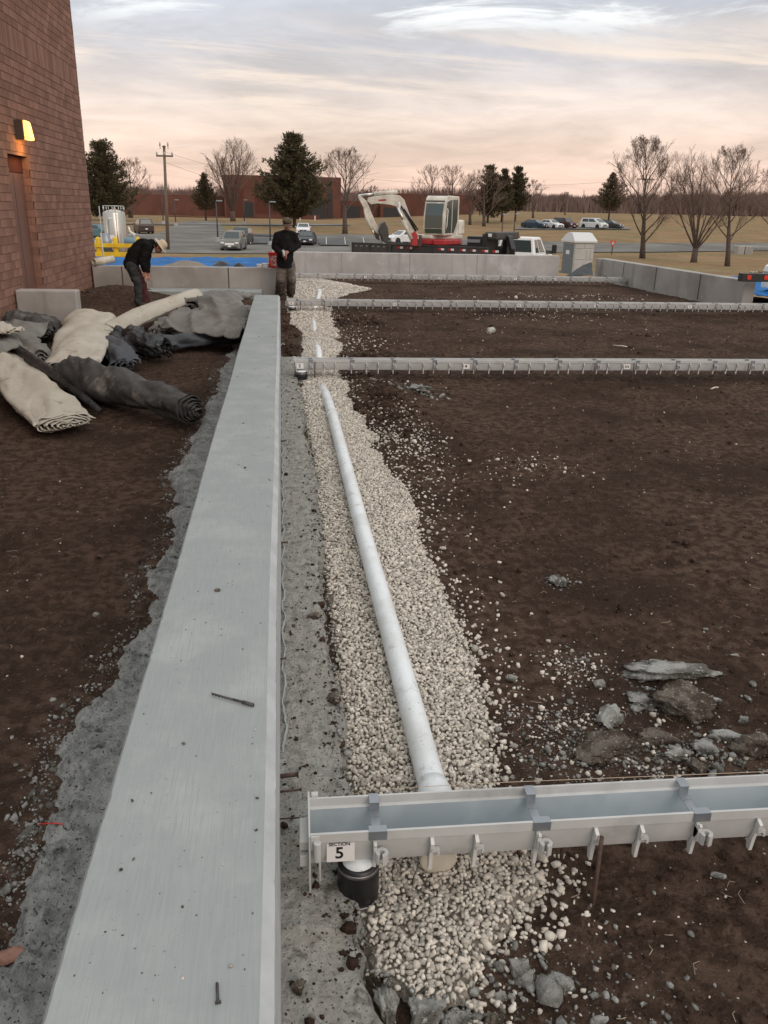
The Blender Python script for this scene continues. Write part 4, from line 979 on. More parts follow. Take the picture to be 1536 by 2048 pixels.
def hand(mb_, wrist, palm_dir, side, s=1.0, curl=.7):
    # palm and five bent fingers of different length
    d = palm_dir.normalized(); sd = side.normalized(); nrm = d.cross(sd).normalized()
    pc = wrist+d*.055*s
    mb_.tube([wrist, wrist+d*.03*s, wrist+d*.09*s], [.026*s, .036*s, .034*s], 10, squash=.55)
    for i, (o_, l_) in enumerate(((-.030, .066), (-.010, .076), (.011, .072), (.030, .056))):
        b = wrist+d*.085*s+sd*o_*s; c1 = math.cos(curl*.6); s1_ = math.sin(curl*.6)
        j1 = b+(d*c1+nrm*s1_)*l_*.45*s; c2 = math.cos(curl*1.6); s2_ = math.sin(curl*1.6); j2 = j1+(d*c2+nrm*s2_)*l_*.35*s
        c3 = math.cos(curl*2.4); s3_ = math.sin(curl*2.4); j3 = j2+(d*c3+nrm*s3_)*l_*.25*s
        mb_.tube([b, j1, j2, j3], [.0105*s, .0098*s, .009*s, .0075*s], 8)
    tb0 = wrist+d*.025*s-sd*.030*s; mb_.tube([tb0, tb0-sd*.025*s+d*.03*s, tb0-sd*.022*s+d*.06*s+nrm*.012*s], [.013*s, .012*s, .009*s], 8)
def head(mb_, c, fwd, up, s=1.0):
    f = fwd.normalized(); u = (up-f*up.dot(f)).normalized(); r = f.cross(u)
    def P3(a, b, e): return c+r*a*s+f*b*s+u*e*s
    mb_.ball(P3(0, -.01, .03), (.082*s, .088*s, .088*s), 14); mb_.ball(P3(0, .022, -.03), (.064*s, .068*s, .075*s), 14); mb_.ball(P3(0, .045, -.078), (.036*s, .036*s, .03*s), 10)
    mb_.tube([P3(0, .085, .02), P3(0, .110, -.022), P3(0, .088, -.034)], [.009*s, .015*s, .012*s], 8)
    for k in (-1, 1):
        mb_.ball(P3(k*.079, -.012, -.005), (.013*s, .02*s, .03*s), 8); mb_.ball(P3(k*.03, .075, .030), (.02*s, .012*s, .009*s), 8); mb_.ball(P3(k*.038, .062, -.02), (.02*s, .02*s, .018*s), 8)
    mb_.tube([P3(-.024, .086, -.055), P3(0, .092, -.054), P3(.024, .086, -.055)], [.006*s, .009*s, .006*s], 6)

# --- standing worker, facing the camera, head bowed over a tool
Yw = 20.95
def J(px_, py_, dy=0.0): return DP(px_, py_, Yw+dy)
p2 = thing('person', 'person standing in a dark jacket, dusty trousers and mottled cap, looking down at a tool', 'person', GP(570, 592, 0))
og = Vector(p2.location)
def rel(v): return v-og
pel = rel(J(570, 524)); che = rel(J(571, 486)); nk = rel(J(573, 463)); hd = rel(J(574.5, 449, -.10))
shl, shr = rel(J(554, 473)), rel(J(589, 473)); ell, elr = rel(J(549, 493, .02)), rel(J(596, 491, .02)); hl, hr = rel(J(565, 511, -.24)), rel(J(578, 503, -.26))
hpl, hpr = rel(J(564, 528)), rel(J(578, 528)); knl, knr = rel(J(561, 559, -.05)), rel(J(583, 558, -.04)); anl, anr = Vector((rel(J(559, 586)).x, .02, .09)), Vector((rel(J(582, 586)).x, -.02, .09))
b = MB()
limb(b, [pel, che, nk], [.13, .16, .065]); limb(b, [nk, hd], [.06, .055]); limb(b, [shl, ell, hl+Vector((-.02, .02, .0))], [.06, .045, .03]); limb(b, [shr, elr, hr+Vector((.02, .02, 0))], [.06, .045, .03])
limb(b, [hpl, knl, anl], [.085, .06, .042]); limb(b, [hpr, knr, anr], [.085, .06, .042])
head(b, hd, Vector((0, -.75, -.45)), Vector((0, -.4, 1)), 1.18)
hand(b, hl, Vector((.9, -.5, -.25)), Vector((.1, -.3, 1)), 1.05); hand(b, hr, Vector((-.9, -.4, -.2)), Vector((.1, .3, 1)), 1.05)
body = remeshed(b, 'body', m_skin, p2, .0085, 2)
b = MB(); limb(b, [pel+Vector((0, 0, .08)), (pel+che)/2, che, che+Vector((0, 0, .09)), nk+Vector((0, .0, -.02))], [.20, .205, .21, .17, .095], 16)
for s_, e_2, h_ in ((shl, ell, hl), (shr, elr, hr)): limb(b, [che+(s_-che)*.6+Vector((0, 0, .03)), s_+Vector((0, 0, .0)), (s_+e_2)/2, e_2, (e_2+h_)/2, h_+(e_2-h_).normalized()*.03], [.12, .100, .096, .092, .078, .062], 12)
b.tube([nk+Vector((0, .02, -.06)), nk+Vector((0, .01, .035))], [.10, .085], 12)
limb(b, [nk+Vector((0, 0, -.03)), shl+Vector((0, 0, .02))], [.09, .095]); limb(b, [nk+Vector((0, 0, -.03)), shr+Vector((0, 0, .02))], [.09, .095])
b.tube([pel+Vector((0, 0, -.13)), pel+Vector((0, 0, .10))], [.215, .21], 20)
remeshed(b, 'jacket', m_jacket, p2, .014, 5, .012)
b = MB(); limb(b, [hpl+Vector((.08, 0, .12)), hpl+Vector((.08, 0, 0))], [.18, .17])
for h_, k_, a_ in ((hpl, knl, anl), (hpr, knr, anr)): limb(b, [h_, (h_+k_)/2, k_, (k_+a_)/2, a_+Vector((0, 0, .0))], [.148, .138, .118, .112, .122], 14)
remeshed(b, 'trousers', m_trous, p2, .014, 6, .014)
for a_, sx_ in ((anl, -1), (anr, 1)):
    b = MB(); limb(b, [a_+Vector((0, .02, .0)), a_+Vector((0, .0, -.045)), a_+Vector((sx_*.03, -.13, -.055)), a_+Vector((sx_*.04, -.19, -.06))], [.06, .055, .05, .04]); remeshed(b, 'boot', m_boot, p2, .012, 3)
b = MB(); f_ = Vector((0, -.8, -.45)).normalized(); u_ = Vector((0, -.45, .9)).normalized()
b.ball(hd+u_*.075-f_*.012, (.118, .122, .095), 16); remeshed(b, 'cap', m_camo, p2, .009, 2)
bc = hd+f_*.12+u_*.05; br = MB(); br.prism([(-.075, 0), (-.07, .05), (-.035, .085), (.035, .085), (.07, .05), (.075, 0)], 0, .008, 'xy')
R_ = Matrix((Vector((1, 0, 0)), f_, u_)).transposed(); br.v = [tuple(bc-f_*.01+R_@Vector(v)) for v in br.v]; br.build('cap_brim', m_camo, p2)
tl = thing('hand_tool', 'small grey and pink hand tool held at the waist by the standing worker', 'tool', (0, 0, 0))
a_ = (J(566, 500, -.30)); b_ = J(571, 523, -.34); MB().tube([a_, a_+(b_-a_)*.6], [.03, .028], 10).build('tool_body', m_grp, tl, True); MB().tube([a_+(b_-a_)*.55, b_], [.030, .018], 10).build('tool_handle', m_maroon, tl, True)

# --- stooping worker seen from the side, facing right
Yw = 19.1
p1 = thing('person', 'person bending forward in a black jacket, grey trousers and cream brimmed hat, facing right', 'person', GP(285, 612, 0)); og = Vector(p1.location)
hip = rel(J(262, 527)); mid = rel(J(270, 508)); che = rel(J(287, 494)); nk = rel(J(304, 487)); hd = rel(J(315, 494))
sN, sF = rel(J(294, 494, -.16)), rel(J(297, 494, .16)); eN, eF = rel(J(285, 521, -.17)), rel(J(293, 522, .17)); hN, hF = rel(J(290, 545, -.12)), rel(J(296, 548, .10))
hpN, hpF = rel(J(262, 532, -.10)), rel(J(266, 532, .10)); kN, kF = rel(J(276, 570, -.10)), rel(J(287, 572, .10)); aN, aF = rel(J(277, 606, -.10)), rel(J(291, 603, .12)); aN.z = .09; aF.z = .09
b = MB(); limb(b, [hip, mid, che, nk], [.13, .13, .15, .065]); limb(b, [nk, hd], [.06, .055])
limb(b, [sN, eN, hN], [.06, .045, .03]); limb(b, [sF, eF, hF], [.06, .045, .03]); limb(b, [hpN, kN, aN], [.085, .06, .042]); limb(b, [hpF, kF, aF], [.085, .06, .042])
fw_ = Vector((.55, 0, -.85)); up_ = Vector((.85, 0, .5)); head(b, hd+Vector((.02, 0, -.01)), fw_, up_)
hand(b, hN, Vector((.15, 0, -1)), Vector((1, .3, 0)), 1.05); hand(b, hF, Vector((.15, 0, -1)), Vector((1, -.3, 0)), 1.05)
remeshed(b, 'body', m_skin, p1, .0085, 2)
b = MB(); limb(b, [hip+Vector((-.0, 0, -.02)), mid, che, nk+Vector((-.02, 0, -.01))], [.17, .18, .20, .11], 16)
for s_, e_2, h_ in ((sN, eN, hN), (sF, eF, hF)): limb(b, [che+(s_-che)*.5, s_, (s_+e_2)/2, e_2, e_2+(h_-e_2)*.75], [.12, .115, .098, .088, .066], 12)
remeshed(b, 'jacket', m_jacket, p1, .014, 8, .014)
b = MB(); limb(b, [hpN+Vector((-.01, .1, .05)), hpN+Vector((0, .1, 0))], [.155, .15]); limb(b, [hpN, (hpN+kN)/2, kN, (kN+aN)/2, aN], [.13, .115, .095, .088, .09], 14); remeshed(b, 'trousers', m_jeans, p1, .014, 4, .02)
b = MB(); limb(b, [hpF, (hpF+kF)/2, kF, (kF+aF)/2, aF], [.12, .105, .09, .088, .10], 14); remeshed(b, 'far_trouser_leg', m_maroon, p1, .014, 4, .02)
for a_ in (aN, aF):
    b = MB(); limb(b, [a_+Vector((-.02, 0, 0)), a_+Vector((0, 0, -.045)), a_+Vector((.13, 0, -.055)), a_+Vector((.19, 0, -.06))], [.06, .055, .05, .04]); remeshed(b, 'boot', m_boot, p1, .012, 3)
hc = hd+up_.normalized()*.075+Vector((.015, 0, 0)); up_n = up_.normalized(); fn = fw_.normalized(); sdv = Vector((0, 1, 0))
b = MB(); ring_ = []
for (r_, h_) in ((.165, -.012), (.15, -.006), (.095, .0), (.092, .05), (.08, .10), (.04, .125), (.001, .128)):
    ring_.append([hc+(fn*math.cos(2*math.pi*k/24)*1.15+sdv*math.sin(2*math.pi*k/24))*r_+up_n*h_ for k in range(24)])
for rg_ in ring_: b.v += [tuple(v) for v in rg_]
for i in range(len(ring_)-1):
    for k in range(24): b.f.append((i*24+k, i*24+(k+1) % 24, (i+1)*24+(k+1) % 24, (i+1)*24+k))
o = b.build('brimmed_hat', m_straw, p1, True); s_ = o.modifiers.new('s', 'SOLIDIFY'); s_.thickness = .006
b = MB(); b.ball(hd+up_n*.03-fn*.03, (.088, .084, .075), 14); b.build('hair', m_blk, p1, True)

# ================================================================== THINGS ON AND BEHIND THE LEFT WALL
def crumple(name, label, cat, fn, nu, nv, mat, amp, seed, group=None):
    V = []
    for j in range(nv+1):
        for i in range(nu+1):
            p = fn(i/nu, j/nv); q = Vector((p.x*1.4+seed, p.y*1.4, seed)); k = mnoise.noise(q)+.6*mnoise.noise(q*2.7)-.8*abs(mnoise.noise(q*1.6+Vector((4, 4, 0))))
            V.append((p.x, p.y, p.z+k*amp))
    Fq = [(j*(nu+1)+i, j*(nu+1)+i+1, (j+1)*(nu+1)+i+1, (j+1)*(nu+1)+i) for j in range(nv) for i in range(nu)]
    o = np_mesh(name, V, Fq, mat); s_ = o.modifiers.new('s', 'SOLIDIFY'); s_.thickness = .01; return tag(o, label, cat, group)
def bil(a, b, c, d): return lambda u, v: (a*(1-u)+b*u)*(1-v)+(d*(1-u)+c*u)*v
crumple('blue_tarp', 'long crumpled blue tarp spread behind the stained concrete wall', 'tarp', bil(DP(182, 534, 22.6), DP(538, 541, 22.6), DP(536, 516, 26.6), DP(186, 512, 26.6)), 70, 22, m_tarp, .06, 3)
crumple('blue_tarp', 'strip of blue tarp showing beyond the end of the slanting wall at the right edge', 'tarp', bil(Vector((11.75, 18.7, .25)), Vector((15.5, 18.7, .25)), Vector((16.5, 23.0, .52)), Vector((11.9, 23.0, .52))), 30, 22, m_tarp, .07, 8)
def mound(name, label, cat, c, r, h, mat, seed, kind=None):
    V = []; F = []; n, m_ = 36, 12
    for i in range(m_+1):
        for k in range(n):
            a = 2*math.pi*k/n; rr_ = r*(i/m_)*(1+.15*mnoise.noise(Vector((math.cos(a)*1.5+seed, math.sin(a)*1.5, 0))))
            x, y = c.x+rr_*math.cos(a), c.y+rr_*math.sin(a)*.7; V.append((x, y, c.z+h*(1-(i/m_)**1.5)+.04*mnoise.noise(Vector((x*4, y*4, seed)))))
    for i in range(m_):
        for k in range(n): F.append((i*n+k, (i+1)*n+k, (i+1)*n+(k+1) % n, i*n+(k+1) % n))
    return tag(np_mesh(name, V, F, mat), label, cat, kind=kind)
g_ = DP(372, 533, 23.6); mound('gravel_pile', 'low heap of pale gravel on the blue tarp right of the stooping worker', 'gravel pile', g_, .62, .17, m_gravel_bed, 2)
for (a, b_, r_, l_) in ((440, 531, .28, 'black lump of plastic on the blue tarp beside the gravel heap'), (478, 534, .16, 'small dark clod on the blue tarp nearer the red bucket')):
    g_ = DP(a, b_, 22.9); mound('plastic_lump', l_, 'plastic lump', g_, r_, .12, m_blkpl, a)
gp = thing('gravel_pile', None, None)
bpy.data.objects.remove(gp)

rb = thing('red_bucket', 'red plastic bucket with white lettering standing on the stained wall beside the standing worker', 'bucket', (DP(549, 535, 21.7).x, 21.72, .672))
smooth_angle(MB().lathe([(.128, 0), (.150, .30), (.158, .31), (.160, .37), (.150, .372), (.146, .31), (.122, .02), (0, .02)], 32).build('bucket_shell', m_redp, rb), 40)
MB().tube([(-.158, 0, .335), (-.13, -.12, .22), (0, -.175, .17), (.13, -.12, .22), (.158, 0, .335)], .004, 6).build('handle', m_chrome, rb, True)
for tx, zz, sz in (("LET'S", .255, .085), ('DO', .170, .115), ('THIS.', .075, .085)):
    o = text_obj(tx, sz, 'lettering', m_white, rb, (0, 0, 0), (0, 0, 0), .002)
    for v in o.data.vertices:
        x, y, z = v.co; hz = zz+y; R1 = .128+.022*hz/.3+.0015+max(z, 0); a = x/R1; v.co = (math.sin(a)*R1, -math.cos(a)*R1, hz)
def tub(label, px_, y_, r_, h_, mat=m_white):
    t = thing('white_tub', label, 'tub', (DP(px_, 535, y_).x, y_, .672)); smooth_angle(MB().lathe([(r_*.88, 0), (r_, h_*.9), (r_*1.06, h_*.92), (r_*1.06, h_), (0, h_+.003)], 20).build('tub_body', mat, t), 40)
tub('larger white lidded tub on the wall left of the red bucket', 531, 21.72, .085, .10); tub('low white tub at the far left of the containers on the wall', 519, 21.74, .075, .075)
bd = thing('white_board', 'white board leaning upright behind the red bucket', 'board', (DP(541, 535, 21.8).x, 21.84, .672))
MB().prism([(-.10, 0), (.03, 0), (.10, .40), (.06, .42)], -.01, .01, 'xz').build('board_sheet', m_white, bd)

# ================================================================== TANK YARD
def W(px_, py_, Y): return DP(px_, py_, Y)
rl = thing('guard_rail', 'yellow guard rail with round-topped posts in front of the steel tank', 'guard rail', (0, 0, 0))
zg = float(T(-9, 44))
for px_ in (198, 232, 277):
    c = W(px_, 500, 44); MB().lathe([(.13, zg-.1), (.13, W(px_, 478, 44).z), (.10, W(px_, 475, 44).z), (.04, W(px_, 473.5, 44).z)], 16, (c.x, c.y, 0)).build('post', m_yellow, rl, True)
for (a, b_, d) in ((487, 495, 0), (504.5, 513.5, 0)):
    z0, z1 = W(235, b_, 43.8).z, W(235, a, 43.8).z; MB().b2(W(190, 490, 44).x, W(283, 490, 44).x, 43.80, 43.86, z0, z1).build('rail', m_yellow, rl, bevel=.01)
tk = thing('steel_tank', 'tall stainless steel cylinder tank on legs behind the yellow rail', 'tank', (W(234.5, 500, 57).x, 57, float(T(-12, 57))))
tz = tk.location.z; zt = W(235, 426, 57).z-tz; R_t = (W(257, 450, 57).x-W(213, 450, 57).x)/2
smooth_angle(MB().lathe([(R_t*.5, .62), (R_t, .8), (R_t, zt), (R_t*.97, zt+.03), (R_t*.6, zt+.16), (.12, zt+.22), (.12, zt+.32), (0, zt+.33)], 40).build('shell', m_stain, tk), 35)
for k in range(4): a = math.pi/4+k*math.pi/2; MB().tube([(R_t*.8*math.cos(a), R_t*.8*math.sin(a), 0), (R_t*.8*math.cos(a), R_t*.8*math.sin(a), .9)], .06, 8).build('leg', m_stain, tk)
r2 = MB(); 
for k in range(10): a = 2*math.pi*k/10; r2.tube([(R_t*.95*math.cos(a), R_t*.95*math.sin(a), zt), (R_t*.95*math.cos(a), R_t*.95*math.sin(a), zt+.42)], .018, 5)
r2.tube([(R_t*.95*math.cos(2*math.pi*k/24), R_t*.95*math.sin(2*math.pi*k/24), zt+.42) for k in range(25)], .02, 5); r2.build('top_railing', m_chrome, tk, True)
MB().tube([(-R_t*.55, -R_t*.95, .5), (-R_t*.55, -R_t*1.02, zt*.9)], .035, 8).tube([(.25, -R_t*1.06, .5), (.25, -R_t*1.05, zt)], .03, 8).tube([(.42, -R_t*1.04, .5), (.42, -R_t*1.02, zt)], .015, 6).build('side_pipes', m_stain, tk, True)
MB().tube([(-R_t-.15, -.1, .2), (-R_t-.18, -.1, zt+.4)], .03, 6).build('vent_pipe', m_grp, tk, True)
for (u, v, w_, h_) in ((-.10, zt*.50, .30, .26), (-.14, zt*.36, .36, .28), (-.12, zt*.88, .20, .12)): MB().b2(u-w_/2, u+w_/2, -R_t*1.03, -R_t*.985, v, v+h_).build('notice_plate', m_paper, tk)
dm = thing('blue_drum', 'blue-grey drum lying right of the tank behind the rail', 'drum', (W(264, 480, 50).x, 50, W(264, 483, 50).z)); MB().tube([(-.42, 0, 0), (-.40, 0, 0), (.40, 0, 0), (.42, 0, 0)], [.2, .24, .24, .2], 18).build('drum_body', m_barrel, dm, True)
hs_ = thing('white_pipework', 'tangle of bent white pipes on top of the blue-grey drum', 'pipework', (W(264, 470, 50).x, 50, W(264, 474, 50).z)); MB().tube([(-.15, 0, .55), (-.1, 0, .3), (.05, 0, .2), (.15, 0, .0)], .05, 8).tube([(-.12, 0, .05), (.0, 0, .25), (.22, 0, .12)], .045, 8).build('bent_pipes', m_white, hs_, True)
pm = thing('pump_skid', 'dark pump machinery left of the steel tank behind the yellow rail', 'pump', (W(209, 480, 52).x, 52, float(T(-12, 52))))
MB().box((0, 0, .75), (1.3, .7, .5)).build('skid_frame', m_charc, pm, bevel=.03); MB().lathe([(.3, 0), (.3, .6), (.18, .75), (.18, .95), (0, .97)], 16, (.1, 0, 1.0)).build('motor', m_zinc, pm, True); MB().tube([(-.5, -.1, 1.0), (-.5, -.1, 1.5), (-.1, -.1, 1.7)], .05, 8).build('pipe', m_white, pm, True)

# ================================================================== VEHICLES
def quad_on(c, u0, u1, v0, v1):
    # c: four corners bl br tr tl -> inset quad
    def q(u, v): return (c[0]*(1-u)+c[1]*u)*(1-v)+(c[3]*(1-u)+c[2]*u)*v
    return [q(u0, v0), q(u1, v0), q(u1, v1), q(u0, v1)]
def pane(c, u0, u1, v0, v1, parent, name='window', mat=None, off=.006):
    q = quad_on(c, u0, u1, v0, v1); n = (q[1]-q[0]).cross(q[3]-q[0]).normalized(); b = MB()
    b.add([p+n*off for p in q]+[p-n*.01 for p in q], [(0, 1, 2, 3), (7, 6, 5, 4), (0, 4, 5, 1), (1, 5, 6, 2), (2, 6, 7, 3), (3, 7, 4, 0)]); return b.build(name, mat or m_glass, parent)
def wheel(parent, x, y, r, w_):
    o = MB(); o.lathe([(r*.62, -w_/2), (r*.9, -w_/2), (r, -w_*.35), (r, w_*.35), (r*.9, w_/2), (r*.62, w_/2)], 20)
    t = o.build('wheel', m_tyre, parent, True); t.rotation_euler = (math.pi/2, 0, 0); t.location = (x, y, r)
    MB().lathe([(r*.62, -w_*.3), (r*.55, -w_*.42), (r*.12, -w_*.46), (0, -w_*.46)], 16).lathe([(r*.62, w_*.3), (r*.55, w_*.42), (r*.12, w_*.46), (0, w_*.46)], 16).build('rim', m_chrome, t, True)
def car(name, label, cat, pos, head_, kind, paint, group=None, grille=None):
    S = dict(sedan=(4.6, 1.80, 1.45), suv=(4.6, 1.86, 1.78), van=(4.9, 1.95, 1.75))[kind]; Lh, Wd, H = S; x0 = -Lh/2
    rz = math.atan2(head_[1], head_[0]); t = thing(name, label, cat, pos, rz, group)
    belt = {'sedan': .66, 'suv': .62, 'van': .58}[kind]*H; hw = Wd/2
    if kind == 'sedan': low = [(-.5, .30), (-.5, .52*H), (-.485, .64*H), (-.36, .675*H), (.16, .665*H), (.40, .60*H), (.485, .50*H), (.5, .28), (.46, .20), (-.47, .20)]; gh = (-.42, .24, -.26, .06)
    elif kind == 'suv': low = [(-.5, .34), (-.5, .55*H), (-.49, .64*H), (.19, .64*H), (.44, .60*H), (.485, .52*H), (.5, .32), (.46, .24), (-.47, .24)]; gh = (-.49, .26, -.44, .10)
    else: low = [(-.5, .32), (-.5, .55*H), (-.49, .62*H), (.24, .60*H), (.44, .52*H), (.49, .42*H), (.5, .28), (.46, .2), (-.47, .2)]; gh = (-.49, .38, -.44, .12)
    MB().prism([(a*Lh, z) for a, z in low], -hw, hw, 'xz').build('body', paint, t, bevel=.07, seg=3)
    bx0, bx1, tx0, tx1 = [v*Lh for v in gh]; zb = belt-.02; wb_, wt = hw*.94, hw*.76
    B = [Vector((bx0, -wb_, zb)), Vector((bx1, -wb_, zb)), Vector((bx1, wb_, zb)), Vector((bx0, wb_, zb))]; Tt = [Vector((tx0, -wt, H)), Vector((tx1, -wt, H)), Vector((tx1, wt, H)), Vector((tx0, wt, H))]
    g = MB(); g.add(B+Tt, [(0, 1, 5, 4), (1, 2, 6, 5), (2, 3, 7, 6), (3, 0, 4, 7), (4, 5, 6, 7), (3, 2, 1, 0)]); g.build('roof', paint, t, bevel=.05, seg=3)
    pane([B[1], B[2], Tt[2], Tt[1]], .07, .93, .10, .90, t, 'windscreen'); pane([B[3], B[0], Tt[0], Tt[3]], .10, .90, .18, .88, t, 'rear_window')
    for c in ([B[0], B[1], Tt[1], Tt[0]], [B[2], B[3], Tt[3], Tt[2]]):
        flip = c[0] is B[2]
        for (u0, u1) in ((.10, .46), (.49, .86)):
            if flip: u0, u1 = 1-u1, 1-u0
            pane(c, u0, u1, .16, .86, t, 'side_window')
    r_ = .33 if kind == 'sedan' else .37
    for sx_ in (-.31, .31):
        for sy in (-1, 1):
            wheel(t, sx_*Lh, sy*(hw-.10), r_, .22); MB().tube([(sx_*Lh, sy*(hw-.0), r_), (sx_*Lh, sy*(hw+.004), r_)], r_*1.14, 20).build('wheel_arch', m_blk, t)
    for sy in (-1, 1):
        MB().box((Lh*.487, sy*hw*.72, H*.44), (.10, hw*.38, .15)).build('headlight', m_lamp_w, t, bevel=.02); MB().box((-Lh*.492, sy*hw*.80, H*.50), (.06, hw*.26, .22)).build('tail_light', m_lamp_r, t, bevel=.02)
        MB().box((bx1-.25, sy*(hw+.08), belt+.04), (.12, .18, .13)).build('mirror', paint, t, bevel=.03)
    MB().box((Lh*.497, 0, H*.38), (.05, hw*.95, .20)).build('grille', grille or m_blk, t, bevel=.01); MB().box((Lh*.50, 0, .42), (.06, hw*1.5, .14)).build('bumper', m_charc, t, bevel=.02); MB().box((Lh*.512, 0, .48), (.02, .30, .14)).build('number_plate', m_paper, t); MB().box((-Lh*.503, 0, .62), (.02, .30, .14)).build('number_plate', m_paper, t)
    return t
cp_s = carpaint('silver_paint', (.17, .168, .155)); cp_g = carpaint('dark_grey_paint', (.05, .05, .05)); cp_w = carpaint('white_car_paint', (.68, .68, .67)); cp_b = carpaint('dark_blue_paint', (.03, .05, .075)); cp_k = carpaint('black_paint', (.02, .025, .03)); cp_m = carpaint('maroon_paint', (.07, .018, .022)); cp_t = carpaint('teal_paint', (.10, .20, .22)); cp_br = carpaint('brown_paint', (.055, .035, .03))
GA = 'cars parked in the lot behind the site'; GB = 'cars parked on the grassy slope at the right'
car('parked_car', 'silver-grey boxy off-roader facing the camera in the parking lot', 'car', hit(468, 501), (-.12, -1), 'suv', cp_s, GA, m_lamp_w)
car('parked_car', 'dark olive SUV parked just behind the silver off-roader', 'car', hit(484, 489), (-.14, -1), 'suv', cp_g, GA)
car('parked_car', 'white sedan in the back row of the lot, right of the standing worker', 'car', hit(607, 469), (-.05, -1), 'sedan', cp_w, GA)
car('parked_car', 'black sedan facing the camera in front of the white sedan', 'car', hit(614, 490), (-.14, -1), 'sedan', cp_k, GA)
car('parked_car', 'dark brown SUV seen from behind at the left end of the lot', 'car', hit(288, 467), (-.32, 1), 'suv', cp_br, GA)
car('parked_car', 'white car half hidden behind the excavator boom', 'car', hit(806, 487), (-.9, -.5), 'sedan', cp_w, GA)
car('parked_car', 'teal car half hidden behind the steel tank at the left', 'car', hit(203, 476), (.8, -.6), 'sedan', cp_t, GA)
car('parked_car', 'dark blue sedan, leftmost of the five cars on the grassy slope', 'car', hit(1069, 457), (.75, -.8), 'sedan', cp_b, GB)
car('parked_car', 'white sedan between the dark blue sedan and the maroon SUV', 'car', hit(1101, 457), (.55, -.9), 'sedan', cp_w, GB)
car('parked_car', 'maroon SUV, third of the cars on the grassy slope', 'car', hit(1129, 457), (.45, -.9), 'suv', cp_m, GB)
car('parked_car', 'white minivan on the grassy slope, just right of the gap', 'car', hit(1187, 457.5), (.55, -.9), 'van', cp_w, GB)
car('parked_car', 'dark grey sedan at the right end of the cars on the grassy slope', 'car', hit(1219, 457.5), (.75, -.75), 'sedan', cp_g, GB)

# --- white pickup
hd_ = Vector((math.sin(rad(31)), math.cos(rad(31)))); c0 = DP(1030, 500, 38.2); gz_ = float(T(c0.x, 38.2))-.1
pk = thing('pickup_truck', 'white extended-cab pickup with large black side mirror behind the far wall', 'pickup truck', (c0.x, c0.y, gz_), math.atan2(hd_.y, hd_.x)); zr = DP(1034, 474.5, 38.2).z-gz_
zbelt = zr*.62; HW = .98
MB().b2(-2.4, .02, -HW, HW, .5, zbelt).build('bed', m_white, pk, bevel=.05, seg=3); MB().b2(-2.3, -.10, -HW+.1, HW-.1, zbelt-.3, zbelt+.004).build('bed_liner', m_blk, pk)
MB().prism([(.03, .45), (.03, zbelt+.02), (2.3, zbelt+.02), (3.3, zbelt-.06), (3.5, zbelt-.25), (3.5, .45)], -HW, HW, 'xz').build('body', m_white, pk, bevel=.06, seg=3)
B = [Vector((.05, -HW*.95, zbelt)), Vector((2.35, -HW*.95, zbelt)), Vector((2.35, HW*.95, zbelt)), Vector((.05, HW*.95, zbelt))]; Tt = [Vector((.20, -HW*.78, zr)), Vector((1.55, -HW*.78, zr)), Vector((1.55, HW*.78, zr)), Vector((.20, HW*.78, zr))]
MB().add(B+Tt, [(0, 1, 5, 4), (1, 2, 6, 5), (2, 3, 7, 6), (3, 0, 4, 7), (4, 5, 6, 7), (3, 2, 1, 0)]).build('cab', m_white, pk, bevel=.07, seg=4)
pane([B[3], B[0], Tt[0], Tt[3]], .08, .92, .16, .84, pk, 'rear_window', m_glass, .01); pane([B[1], B[2], Tt[2], Tt[1]], .06, .94, .1, .9, pk, 'windscreen', m_glass, .01)
for c, f in (([B[0], B[1], Tt[1], Tt[0]], 0), ([B[2], B[3], Tt[3], Tt[2]], 1)):
    for (u0, u1) in ((.09, .36), (.43, .82)):
        if f: u0, u1 = 1-u1, 1-u0
        pane(c, u0, u1, .12, .86, pk, 'side_window', m_glass_l, .01)
MB().box((.22, 0, zr+.01), (.08, .28, .05)).build('roof_brake_light', m_lamp_r, pk); 
for sy in (-1, 1):
    mm = MB().box((2.15, sy*(HW+.34), zbelt+.22), (.16, .22, .40)).build('mirror', m_blk, pk, bevel=.03); MB().tube([(2.1, sy*HW*.95, zbelt+.12), (2.15, sy*(HW+.26), zbelt+.10)], .035, 6).tube([(2.1, sy*HW*.95, zbelt+.02), (2.15, sy*(HW+.28), zbelt+.02)], .03, 6).build('mirror_arm', m_blk, pk)
    for x in (-1.45, 2.55): wheel(pk, x, sy*(HW-.12), .40, .28)
    MB().box((-2.41, sy*.85, zbelt-.25), (.05, .16, .36)).build('tail_light', m_lamp_r, pk)
MB().b2(-1.45, -1.15, -HW-.006, -HW, zbelt-.13, zbelt-.03).build('marker_recess', m_charc, pk); MB().b2(-.30, -.08, -HW-.008, -HW, zbelt-.28, zbelt-.16).build('fuel_door', m_charc, pk)

